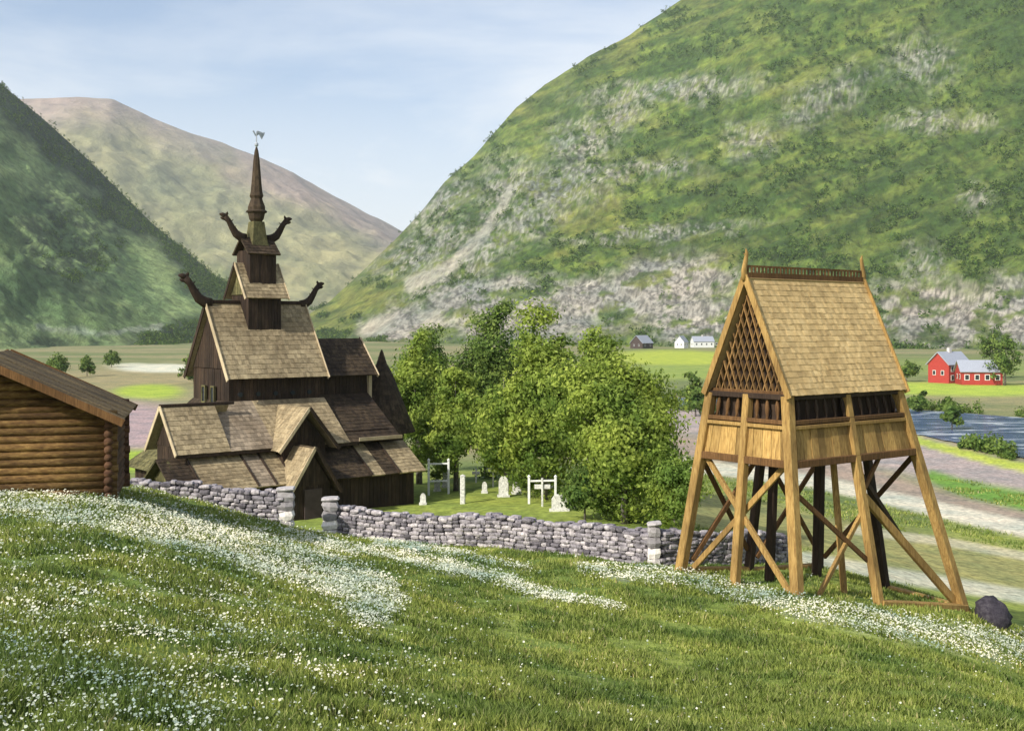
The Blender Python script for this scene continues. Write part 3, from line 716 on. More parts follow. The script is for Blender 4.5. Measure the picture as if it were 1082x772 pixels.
# ---------------------------------------------------------------- belfry
BB = math.atan2(.6, .8); BO = (8.07, 33.28)
bel = thing('belfry', 'free-standing ochre timber bell tower on splayed legs with a steep shingled roof', 'bell tower', (BO[0], BO[1], 2.26), BB)
TOPZ = 7.95
corners = {'near':((0,0),(-.57,-.84,2.2)), 'right':((5.38,0),(7.58,-1.1,.6)), 'back':((5.38,3.0),(6.38,3.9,1.35)), 'left':((0,3.0),(-.57,3.84,2.2)),
           'mnear':((2.7,0),(3.06,-1.02,1.5)), 'mright':((5.38,1.5),(6.98,1.5,1.0)), 'mback':((2.7,3.0),(2.7,3.9,1.7)), 'mleft':((0,1.5),(-.61,1.5,2.2))}
def legat(k, z):
    (x, y), (fx, fy, fz) = corners[k]; t = (TOPZ-z)/(TOPZ-fz); return Vector((x+(fx-x)*t, y+(fy-y)*t, z))
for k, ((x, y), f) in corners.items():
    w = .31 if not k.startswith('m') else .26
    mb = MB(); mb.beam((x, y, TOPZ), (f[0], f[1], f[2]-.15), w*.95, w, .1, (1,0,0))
    obj('leg', mb, M_tarshadewall if k in ('back','mright','mback') else M_ochre, bel)  # rear legs darkened, the unlit side put into their colour
mb = MB(); mb.beam((2.9,.6,5.95), (2.54,-.13,1.5), .16, .16, .1, (1,0,0)); obj('inner_post', mb, M_ochre, bel)
mb = MB(); mb.beam((4.1,2.0,5.95), (4.1,2.2,1.0), .26, .26, .1, (1,0,0)); obj('inner_post', mb, M_tarshadewall, bel)
mb = MB(); mb.beam((1.3,1.6,5.95), (1.3,1.8,1.6), .24, .24, .1, (1,0,0)); obj('inner_post', mb, M_tarshadewall, bel)
def brace(p, q, w=.15, mat=M_ochre):
    mb = MB(); mb.beam(p, q, w*.7, w, .1); obj('brace', mb, mat, bel)
def on(k1, k2, t, z, off=(0,0)):
    a = legat(k1, z); b = legat(k2, z); p = a.lerp(b, t); return (p.x+off[0], p.y+off[1], z)
# west face (left in the photo)
brace(on('near','left',.95,5.9,(.12,0)), on('near','left',.07,2.3,(.12,0)), .17)
brace(on('near','left',.12,5.9,(.26,0)), on('near','left',.93,2.4,(.26,0)), .17)
# long face towards the camera
brace(on('near','mnear',.02,5.3,(0,.12)), on('near','mnear',.98,2.9,(0,.12)), .14, M_ochdark)
brace(on('near','mnear',.22,1.75,(0,.25)), on('near','mnear',1.0,4.3,(0,.12)), .15)
brace(on('mnear','right',.05,4.9,(0,.16)), on('mnear','right',.97,1.0,(0,.16)), .24)
brace(on('mnear','right',.45,5.95,(0,.14)), on('mnear','right',.0,4.7,(0,.14)), .14, M_ochdark)
brace(on('mnear','mright',.05,5.6), on('mright','right',.5,2.3), .16, M_tarshadewall)
# back and far gable
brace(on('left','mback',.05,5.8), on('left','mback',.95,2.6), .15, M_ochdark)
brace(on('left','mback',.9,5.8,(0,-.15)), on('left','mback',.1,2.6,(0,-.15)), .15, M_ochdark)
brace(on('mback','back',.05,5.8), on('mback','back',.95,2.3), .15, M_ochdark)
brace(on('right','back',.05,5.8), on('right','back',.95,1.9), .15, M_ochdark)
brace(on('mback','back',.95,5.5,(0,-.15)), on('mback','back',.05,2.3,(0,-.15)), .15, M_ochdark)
def sill(k1, k2, z1, z2, w=.30, mat=M_ochre):
    mb = MB(); a = legat(k1, z1); b = legat(k2, z2); mb.beam(a, b, w, w*.9, .12); obj('ground_sill', mb, mat, bel)
sill('mnear','right',1.62,.85); sill('right','mright',.80,1.08); sill('mback','back',1.8,1.5); sill('left','mback',2.25,1.85)
# box: four sides of boards between rails
order = ['near','right','back','left']
for i, k in enumerate(order):
    k2 = order[(i+1) % 4]
    mk = {'near':'mnear','right':'mright','back':'mback','left':'mleft'}[k]
    for a_, b_ in ((k, mk), (mk, k2)):
        z0, z1 = 6.06, 6.98
        A, B, C_, D_ = legat(a_, z0), legat(b_, z0), legat(b_, z1), legat(a_, z1)
        mb = MB(); n = max(2, int((B-A).length/.30))
        for r in range(n):
            f0, f1 = r/n, (r+.965)/n; o = random.uniform(-.01,.01)
            nn = (B-A).cross(D_-A).normalized()*o
            mb.slab([A.lerp(B,f0)+nn, A.lerp(B,f1)+nn, D_.lerp(C_,f1)+nn, D_.lerp(C_,f0)+nn], .05)
        obj('board_panel', mb, M_ochre, bel)
    for z, h, m in ((5.99,.22,M_ochdark),(7.04,.11,M_ochre),(7.19,.13,M_ochdark),(7.92,.16,M_tarshadewall)):
        a, b = legat(k, z), legat(k2, z); nn = (b-a).cross(Vector((0,0,1))).normalized()*.06
        mb = MB(); mb.beam(a+nn, b+nn, .13, h, .12); obj('rail', mb, m, bel)
mb = MB(); mb.box(.1, 5.28, .1, 2.9, 5.93, 5.99); obj('floor', mb, M_ochdark, bel)
# bell chamber balusters and dark boards added to stand for the eave shadow
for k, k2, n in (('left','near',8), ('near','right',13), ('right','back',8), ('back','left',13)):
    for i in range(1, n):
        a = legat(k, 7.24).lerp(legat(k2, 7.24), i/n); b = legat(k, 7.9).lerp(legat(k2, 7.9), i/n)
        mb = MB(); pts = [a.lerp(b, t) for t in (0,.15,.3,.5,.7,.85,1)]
        mb.tube(pts, [.06,.035,.06,.075,.06,.035,.06], 8); obj('baluster', mb, M_ochdark if k == 'left' else M_tarshadewall, bel, True)  # rows past the left one coloured darker for shadow under the eave
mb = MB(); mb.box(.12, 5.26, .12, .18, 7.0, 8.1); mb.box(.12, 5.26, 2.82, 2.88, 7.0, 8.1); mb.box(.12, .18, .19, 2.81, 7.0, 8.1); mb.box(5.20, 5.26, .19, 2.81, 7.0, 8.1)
obj('eave_shade_board', mb, M_tarshadewall, bel)
# roof
RX0, RX1, RY0, RY1, RE, RR = -.2, 5.57, -.2, 3.08, 8.02, 11.5; ry = 1.44
rf = MB()
rf.shingles([(RX0,RY0,RE),(RX1,RY0,RE),(RX1,ry,RR),(RX0,ry,RR)], .19, .13, .022, .008); rf.shingles([(RX1,RY1,RE),(RX0,RY1,RE),(RX0,ry,RR),(RX1,ry,RR)], .19, .13, .022, .008)
broof = obj('roof', rf, M_ochroof, bel)
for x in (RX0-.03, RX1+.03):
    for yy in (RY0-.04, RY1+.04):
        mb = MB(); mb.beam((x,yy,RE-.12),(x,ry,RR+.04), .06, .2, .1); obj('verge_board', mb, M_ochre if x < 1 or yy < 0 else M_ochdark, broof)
    s = -1 if x < 1 else 1
    mb = MB(); mb.tube([(x,ry,RR-.1),(x+s*.02,ry,RR+.2),(x-s*.05,ry,RR+.5),(x-s*.10,ry,RR+.72),(x-s*.06,ry,RR+.86)], [.12,.11,.085,.07,.02], 8, .6, (0,1,0))
    mb.tube([(x-s*.10,ry,RR+.66),(x+s*.04,ry,RR+.70)], [.04,.01], 6, .6, (0,1,0))
    obj('finial', mb, M_ochre, broof, True)
mb = MB(); mb.box(RX0, RX1, ry-.05, ry+.05, RR-.06, RR+.14)
n = 34
for i in range(n):
    x = RX0+.12+(RX1-RX0-.24)*i/(n-1)
    mb.beam((x,ry,RR+.12),(x,ry,RR+.33), .05, .05, .1, (1,0,0))
mb.box(RX0+.1, RX1-.1, ry-.02, ry+.02, RR+.30, RR+.36)
obj('ridge_crest', mb, M_ochdark, broof)
# lattice gables
for gx, s in ((.02, 1), (5.36, -1)):
    mb = MB(); gable(mb, gx+s*.30, RY0+.3, RY1-.3, 8.0, 10.9, -s, .06, .22); obj('gable_board', mb, M_tarshadewall, bel)
    mb = MB(); hw = (RY1-RY0)/2-.14; Hh = 3.3
    inside = lambda y, z: z >= 8.0 and abs(y-ry) <= hw*(1-(z-8.0)/Hh)
    for dr in (-1, 1):
        for i in range(-16, 17):
            # steep lattice slats: y = y0 + dr*(z-8)*0.36
            y0 = ry+i*.235; seg = []
            for kz in range(0, 67):
                z = 8.0+kz*.05; y = y0+dr*(z-8.0)*.36
                if inside(y, z): seg.append((gx+(.0 if dr > 0 else s*.035), y, z))
            if len(seg) > 3: mb.beam(seg[0], seg[-1], .035, .085, .1, (1,0,0))
    obj('gable_lattice', mb, M_lattice, bel)
    mb = MB(); mb.beam((gx,RY0+.1,8.02),(gx,RY1-.1,8.02), .1, .14); obj('gable_beam', mb, M_ochdark, bel)

# ---------------------------------------------------------------- log cabin
LB = math.atan2(.26, .966)                       # front wall runs left and towards the camera
Pn = Vector((-10.65, 30.0)); zc = gz(-10.9, 30.2)
cab = thing('log_cabin', 'brown log cabin with a low-pitched board roof on the slope at the left edge', 'cabin', (Pn.x, Pn.y, zc), LB)
# local x: -6..0 along the gable wall, y 0..5 to the back
CE = 7.72; CW = 6.4; CR = CE+CW/2*.46; CL = 4.8
def logs(x0, x1, y0, y1, z0, z1, along, ends=.22):
    mb = MB(); n = int((z1-z0)/.205)
    for i in range(n+1):
        z = z0+.1+i*.205
        jj = random.uniform(-.02,.02)
        if along == 'x':
            a, b = (x0-ends+jj, y0, z), (x1+ends+jj, y0, z)
        else: a, b = (x0, y0-ends+jj, z+.1), (x0, y1+ends+jj, z+.1)
        m = [Vector(a).lerp(Vector(b), t) for t in (0,.25,.5,.75,1)]
        mb.tube(m, [.112+random.uniform(-.008,.008) for _ in m], 10)
    return mb
zb0 = zc-.3
fw = logs(-CW, 0, 0, 0, zb0, CE-.1, 'x')
nz = 7
for i in range(nz):                              # logs shortening into the gable
    z = CE+.1+i*.205; half = (CW/2)*(1-(z-CE+.05)/(CR-CE))
    if half > .2: fw.tube([(-CW/2-half,0,z),(-CW/2+half,0,z)], [.11,.11], 10)
fw.box(-CW+.05, -.05, -.02, .05, zb0, CE-.05)
obj('log_wall', fw, M_log, cab, True)
obj('log_wall', logs(0, 0, 0, CL, zb0, CE-.2, 'y').box(-.05,.03,.05,CL-.05,zb0,CE-.1), M_logshade, cab, True)
obj('log_wall', logs(-CW, 0, CL, CL, zb0, CE-.1, 'x').box(-CW+.05,-.05,CL-.03,CL+.03,zb0,CE-.05), M_logshade, cab, True)
obj('log_wall', logs(-CW, 0, 0, CL, zb0, CE-.2, 'y').box(-CW-.03,-CW+.05,.05,CL-.05,zb0,CE-.1), M_logshade, cab, True)
mb = MB(); gable(mb, CL, -CW, 0, CE, CR-.1, 1, .1, .3, 'y'); obj('back_gable', mb, M_logshade, cab)
mb = MB(); ov = .42; sl = .46
ny = 20; y0c, y1c = -.80, CL+.2
for i in range(ny):
    a = y0c+(y1c-y0c)*i/ny; b = y0c+(y1c-y0c)*(i+.97)/ny; dz = random.uniform(0,.03)
    mb.slab([(ov,a,CE+.06-ov*sl+dz),(ov,b,CE+.06-ov*sl+dz),(-CW/2,b,CR+.08+dz),(-CW/2,a,CR+.08+dz)], .07)
    mb.slab([(-CW-ov,b,CE+.06-ov*sl+dz),(-CW-ov,a,CE+.06-ov*sl+dz),(-CW/2,a,CR+.08+dz),(-CW/2,b,CR+.08+dz)], .07)
cr_ = obj('roof', mb, M_sod, cab)
for sx in (0, 1):
    x1 = ov if sx == 0 else -CW-ov
    for yy in (y0c-.03, y1c+.03):
        mb = MB(); mb.beam((x1,yy,CE-.02-ov*sl),(-CW/2,yy,CR+.05), .06, .2, .1); obj('verge_board', mb, M_ochdark, cr_)

# ---------------------------------------------------------------- dry stone walls
def rstone(mb, c, L, W, H, ang, rr):
    vs = []; idx = {}; g = (-1, 0, 1)
    ca, sa = math.cos(ang), math.sin(ang)
    tw = rr.uniform(-.12,.12)
    for i in g:
        for j in g:
            for k in g:
                if i == j == k == 0: continue
                idx[(i,j,k)] = len(vs)
                ln = math.sqrt(i*i+j*j+k*k); f = {1:1.0,2:.86,3:.74}[i*i+j*j+k*k]
                x = i*L/2*f*rr.uniform(.9,1.08); y = j*W/2*f*rr.uniform(.92,1.08); z = k*H/2*f*rr.uniform(.88,1.08)+tw*x
                vs.append((c[0]+x*ca-y*sa, c[1]+x*sa+y*ca, c[2]+z))
    fs = []
    for ax in range(3):
        for sgn in (-1, 1):
            for p in (-1, 0):
                for q in (-1, 0):
                    def key(a, b):
                        l = [0,0,0]; l[ax] = sgn; l[(ax+1)%3] = a; l[(ax+2)%3] = b; return idx[tuple(l)]
                    f = [key(p,q), key(p+1,q), key(p+1,q+1), key(p,q+1)]
                    fs.append(tuple(f if sgn > 0 else f[::-1]))
    mb.add(vs, fs)
def wall(name, label, pts, h, seed, thick=.6, group=None, sink=None):
    """pts: list of (x, y); the wall follows the ground"""
    rr = random.Random(seed); mb = MB()
    x0, y0 = pts[0]; z0 = gz(x0, y0)
    t = tag(bpy.data.objects.new(name, bpy.data.meshes.new(name)), label, 'stone wall', group)
    sk = sink or [0]*len(pts)
    for si, ((ax, ay), (bx, by)) in enumerate(zip(pts[:-1], pts[1:])):
        L = math.hypot(bx-ax, by-ay); ang = math.atan2(by-ay, bx-ax); nxv, nyv = -math.sin(ang), math.cos(ang)
        base = ground(np.linspace(ax, bx, 40), np.linspace(ay, by, 40))-np.linspace(sk[si], sk[si+1], 40)
        crs = 9; hh = h/crs
        for c in range(crs):
            for side in (-1, 1):
                s = -rr.uniform(0,.2)
                while s < L:
                    l = rr.uniform(.16,.5)*(1.2 if c < 2 else 1); m = s+l/2; f = min(1, max(0, m/L))
                    zg = float(np.interp(f, np.linspace(0,1,40), base))
                    H = hh*rr.uniform(.95,1.35); wob = rr.uniform(-.05,.05)
                    off = side*(thick/4+.03*(crs-c)/crs)+wob
                    px = ax+(bx-ax)*m/L+nxv*off; py = ay+(by-ay)*m/L+nyv*off
                    top_w = (rr.uniform(-.07,.09) if c == crs-1 else 0)
                    rstone(mb, (px, py, zg-.12+(c+.5)*hh+top_w), l*1.02, thick*.56, H, ang+rr.uniform(-.08,.08), rr)
                    s += l*.96
    me = t.data; me.from_pydata(mb.v, [], mb.f); me.update(); me.materials.append(M_stone); COL.objects.link(t)
    return t
def xy(u, d): return ((u-U0)/F*d, d)
wall('stone_wall','grey dry-stone wall running from the log cabin to the left side of the gate gap', [xy(105,42.6),xy(150,42.3),xy(225,42.2),xy(297,42.1)], 1.36, 1, sink=[.95,.85,.45,0])
wall('stone_wall','long grey dry-stone wall from the right side of the gate gap past the graves to the pale pier', [xy(357,44.2),xy(430,43.3),xy(520,42),xy(610,40.2),xy(688,38.3)], 1.28, 2)
wall('stone_wall','short stretch of grey dry-stone wall running on behind the belfry legs', [xy(696,38.2),xy(770,40.2),xy(830,43)], 1.25, 3)
def pier(label, u, d, w, h, seed):
    x, y = xy(u, d); z = gz(x, y); rr = random.Random(seed)
    mb = MB(); n = 4
    for i in range(n):
        rstone(mb, (x, y, z-.1+(i+.5)*h/n), w*rr.uniform(1,1.12), w*rr.uniform(1,1.1), h/n*1.15, .05*i, rr)
    rstone(mb, (x, y, z+h-.02), w*1.2, w*1.15, .16, .1, rr)
    o = obj('gate_pier', mb, M_pale); tag(o, label, 'pier', 'pale stone piers of the churchyard wall')
pier('pale stone pier ending the wall on the left side of the gate gap', 302, 42.1, .62, 1.42, 4)
pier('pale stone pier ending the long wall on the right side of the gate gap', 349, 44.0, .62, 1.45, 5)
pier('pale stone pier where the long wall meets the stretch behind the belfry', 691, 38.0, .42, 1.42, 6)
x, y = xy(1046, 36.5); rr = random.Random(2); mb = MB(); zb_ = gz(x, y)
for i_ in range(13):
    ph = math.pi*i_/12
    for j_ in range(20):
        t_ = 2*math.pi*j_/20; px, py, pz = math.sin(ph)*math.cos(t_), math.sin(ph)*math.sin(t_), math.cos(ph)
        k_ = .70+.80*(float(fbm(np.array([px*1.3+pz+5]), np.array([py*1.3-pz*.7+8]), 5)[0])-.3)
        mb.v.append((x+px*.66*k_, y+py*.6*k_, zb_+.22+pz*.66*k_))
mb.f = [(i_*20+j_, (i_+1)*20+j_, (i_+1)*20+(j_+1)%20, i_*20+(j_+1)%20) for i_ in range(12) for j_ in range(20)]
tag(obj('boulder', mb, M_dkst, None, True), 'dark rounded boulder beside the right foot of the belfry', 'boulder')

# ---------------------------------------------------------------- graves
def grave(u, vt, vb, w, kind, label):
    # stands on the churchyard; depth from where its foot meets the ground
    for d in np.arange(44, 90, .2):
        x = (u-U0)/F*d
        if V0-F*(gz(x, d)-CZ)/d <= vb: break
    z = gz(x, d); h = max(.5, CZ-(vt-V0)/F*d-z)
    mb = MB()
    if kind == 'cross':
        mb.beam((x,y_:=d,z-.2),(x,d,z+h), w, .1, .12, (1,0,0)); mb.beam((x-h*.28,d,z+h*.7),(x+h*.28,d,z+h*.7), .1, w*.9, .12)
        o = obj('grave_cross', mb, M_gravest); cat = 'grave cross'
    elif kind == 'post':
        mb.beam((x,d,z-.2),(x,d,z+h*.93), w, w, .15, (1,0,0)); mb.lathe([(w*.3,z+h*.92),(w*.62,z+h*.95),(w*.1,z+h)], 8, x, d)
        o = obj('marker_post', mb, M_gravest); cat = 'post'
    else:
        pr = [(-w/2,0),(w/2,0),(w/2,h*.75),(w*.36,h*.92),(w*.15,h),(-w*.15,h),(-w*.36,h*.92),(-w/2,h*.75)]
        vs = [(x+a, d-.07, z-.1+b) for a, b in pr]+[(x+a, d+.07, z-.1+b) for a, b in pr]
        mb.add(vs, [tuple(range(8)), tuple(range(15,7,-1))]+[(i, 8+i, 8+(i+1)%8, (i+1)%8) for i in range(8)])
        mb.box(x-w*.65, x+w*.65, d-.16, d+.16, z-.1, z+.12)
        o = obj('gravestone', mb, M_gravest); cat = 'gravestone'
    tag(o, label, cat, 'white grave markers in the churchyard')
grave(447,519,533,.32,'stone','low white stone just beside the church gallery corner')
grave(471,492,515,.40,'stone','white upright gravestone inside the railed plot by the apse')
grave(489,501,532,.28,'post','tall white marker post standing alone between the railed plot and the middle graves')
grave(521,489,514,.26,'cross','thin white cross in front of the grove behind the middle graves')
grave(532,501,525,.55,'stone','white rounded gravestone just right of the thin cross')
grave(546,507,522,.5,'stone','small white gravestone left of the white gate frame')
grave(573,505,535,.26,'cross','white cross standing in front of the white gate frame')
grave(591,520,540,.8,'stone','broad white gravestone at the foot of the gate frame, nearest the wall')
grave(462,503,519,.36,'stone','pale gravestone showing between the posts of the white railing')
grave(503,495,510,.2,'cross','small white cross right of the tall marker post, half in tree shade')
grave(512,507,521,.3,'stone','small pale gravestone between the tall marker post and the thin cross')
grave(551,492,506,.2,'cross','small white cross in the shade above the white gateway')
grave(583,500,516,.34,'stone','pale gravestone seen inside the right half of the white gateway')
grave(605,521,537,.3,'stone','small pale gravestone right of the broad one, close to the dark bush')
grave(657,528,549,.22,'post','short white post under the broad round tree')
def frame(name, label, cat, u0, u1, vt, vb, d, bars):
    x0 = (u0-U0)/F*d; x1 = (u1-U0)/F*d; zt = CZ-(vt-V0)/F*d; zg = min(gz(x0,d), gz(x1,d))
    t = thing(name, label, cat, ((x0+x1)/2, d, zg)); xm = (x0+x1)/2
    for xx in (x0, x1):
        mb = MB(); mb.beam((xx-xm,0,zg-.2),(xx-xm,0,zt+.18), .13, .13, .12, (1,0,0)); mb.lathe([(.05,zt+.17),(.1,zt+.24),(.02,zt+.34)], 8, xx-xm, 0); obj('post', mb, M_white, t)
    for b in bars:
        mb = MB(); z = zg+(zt-zg)*b; mb.beam((x0-xm,0,z),(x1-xm,0,z+.03), .07, .10, .12); obj('rail', mb, M_white, t)
frame('wooden_gateway','white wooden gateway of two posts and a crossbar among the graves','gateway',559,587,508,521,62,(1,))
frame('grave_railing','white railing with two posts round a grave beside the church apse','railing',453,474,490,515,68,(1,.45))

# ---------------------------------------------------------------- houses in the valley
def house(name, label, u, vb, width, depth, hw, rise, rot, wallm, roofm, wins=(3,1), chim=True, Z=-5.0, group=None, cat='house'):
    x, y, z = at(u, vb, Z)
    t = thing(name, label, cat, (x, y, z), rot, group); w, l = width/2, depth/2
    mb = MB(); mb.box(-w, w, -l, l, z-.3, z+hw)
    mb.add([(-w,-l,z+hw),(-w,l,z+hw),(-w,0,z+hw+rise)], [(0,2,1)]); mb.add([(w,-l,z+hw),(w,l,z+hw),(w,0,z+hw+rise)], [(0,1,2)])
    wl = obj('wall', mb, wallm, t)
    mb = MB(); o = .5; k = rise/l
    mb.slab([(-w-o,-l-o,z+hw-o*k+.15),(w+o,-l-o,z+hw-o*k+.15),(w+o,0,z+hw+rise+.15),(-w-o,0,z+hw+rise+.15)], .2)
    mb.slab([(w+o,l+o,z+hw-o*k+.15),(-w-o,l+o,z+hw-o*k+.15),(-w-o,0,z+hw+rise+.15),(w+o,0,z+hw+rise+.15)], .2)
    r = obj('roof', mb, roofm, t)
    if chim: mb = MB(); mb.box(-.5,.5,-.4,.4,z+hw+rise-.6,z+hw+rise+1.1); obj('chimney', mb, M_pale, r)
    n, rows = wins
    for i in range(n):
        for j in range(rows):
            cx = -w+2*w*(i+.5)/n; cz = z+hw*(.55 if rows == 1 else (.28+.45*j))
            mb = MB(); mb.box(cx-.62,cx+.62,-l-.06,-l+.02,cz-.75,cz+.75); f = obj('window', mb, M_white, t)
            mb = MB(); mb.box(cx-.46,cx+.46,-l-.09,-l-.05,cz-.6,cz+.6); obj('pane', mb, M_glass, f)
    for yy in (-l*.4, l*.4):
        mb = MB(); mb.box(-w-.06,-w+.02,yy-.5,yy+.5,z+hw*.4,z+hw*.4+1.3); f = obj('window', mb, M_white, t)
        mb = MB(); mb.box(-w-.09,-w-.05,yy-.38,yy+.38,z+hw*.4+.12,z+hw*.4+1.18); obj('pane', mb, M_glass, f)
    return t
GH = 'far farm buildings on the valley floor'
house('farmhouse','tall red farmhouse with a grey roof beyond the river, its gable towards the left', 1003, 404, 9, 6.5, 5.2, 3.0, math.radians(32), M_red, M_slate, (3,2), group=GH)
house('barn','long red barn with a pale grey roof beside the red farmhouse', 1034, 406, 10, 7, 3.6, 2.6, math.radians(-8), M_red, M_slate, (4,1), False, group=GH, cat='barn')
house('barn','dark small barn with a grey roof in front of the scree, left of the belfry', 678, 368, 13, 10, 4, 5, math.radians(50), M_dwood, M_slate, (2,1), False, group=GH, cat='barn')
house('farmhouse','small white house standing alone between the dark barn and the belfry', 720, 367.5, 8, 7, 4.5, 4, math.radians(60), M_white, M_slate, (2,1), False, group=GH)
house('farmhouse','white farmhouse close to the left edge of the belfry roof', 742, 367, 15, 8, 4.5, 3.5, math.radians(10), M_white, M_slate, (4,1), group=GH)

GF = 'lone trees on the valley floor'
for i, (u, vt, vb, hp, d, lab) in enumerate([
  (1006,416,446,11,165,'dark leafy tree on the river bank in front of the red barn'),(972,414,432,10,200,'dark tree on the river bank close to the belfry roof edge'),
  (1062,352,402,20,290,'tall dark tree just right of the red barn'),(1050,340,372,16,330,'tree on the slope above the red barn'),
  (958,380,404,12,310,'tree at the left of the red farmhouse beside the belfry roof'),(735,395,425,16,190,'dark tree left of the belfry on the river bank'),
  (60,372,392,14,330,'round tree on the valley floor above the cabin roof'),(92,374,390,9,345,'small tree right of the round one on the left valley floor'),
  (205,372,396,15,300,'dark tree just behind the west gable of the church'),(118,370,388,10,420,'distant tree at the left end of the pale gravel bank')]):
    tree('valley_tree', lab, u, vt, 900, hp, d, 40+i, M_leafd, GF, leaf=.45, nc=45, nl=40)

# ---------------------------------------------------------------- river
def river():
    far = [(380,410),(560,413),(720,420),(850,425),(960,432),(1082,441),(1300,452)]; near = [(380,418),(560,422),(720,430),(850,440),(960,456),(1082,484),(1300,520)]
    us = np.linspace(380, 1300, 160); vf = np.interp(us, *zip(*far)); vn = np.interp(us, *zip(*near))
    V = []; k = 8
    for u, a, b in zip(us, vf, vn):
        p = np.array(at(u, a+random.uniform(-.3,.3), -4.95)); q = np.array(at(u, b+random.uniform(-.8,.8), -4.95))
        for j in range(k+1): V.append(p+(q-p)*j/k)
    V = np.array(V); i = np.arange(len(us)-1)[:,None]*(k+1); j = np.arange(k)[None]
    Fq = np.stack([i+j, i+j+1, i+k+1+j+1, i+k+1+j], -1).reshape(-1,4)
    m, nt, b = newmat('river water', .18)
    c = coords(nt, (.5,1.6,1)); g = noise(nt, .22, 8, c, .7, .6); g2 = noise(nt, 1.5, 4, c)
    nt.links.new(ramp(nt, g, [(.40, (.025,.05,.13)), (.54, (.07,.11,.22)), (.60, (.55,.60,.66))]), b.inputs['Base Color']); bump(nt, b, g2, .8, .25)
    o = npmesh('river', V, Fq, m)
    if o.data.polygons[0].normal.z < 0: o.data.flip_normals()
    tag(o, kind='structure')
    rr = np.random.default_rng(77); n = 900; pts = []
    us2 = 380+920*rr.random(n); bank = rr.random(n) < .62
    vv = np.where(bank, np.interp(us2, *zip(*far))-.4-2.2*rr.random(n)**2, np.interp(us2, *zip(*near))+.8+4*rr.random(n)**2)
    keep = fbm(us2*.035+4, vv*.05, 3) > .44; us2, vv = us2[keep], vv[keep]
    P0 = np.array([at(a, b, -5.0) for a, b in zip(us2, vv)]); h = .6+2.4*rr.random(len(P0))**2
    k = 110; q = rr.normal(size=(len(P0),k,3)); q /= np.linalg.norm(q, axis=2)[...,None]; q *= rr.random((len(P0),k,1))**.4
    P = P0[:,None,:]+q*h[:,None,None]*np.array([.6,.6,.5])+np.array([0,0,1])*h[:,None,None]*.4; P[...,2] = np.maximum(P[...,2], -4.95)
    Vq, Fq = leafquads(P.reshape(-1,3), np.repeat(.10+h*.05, k), rr, (q+np.array([0,0,.3])).reshape(-1,3))
    tag(npmesh('riverside_scrub', Vq, Fq, M_leafd), 'low green scrub growing in patches along both river banks', 'scrub', kind='stuff')
river()

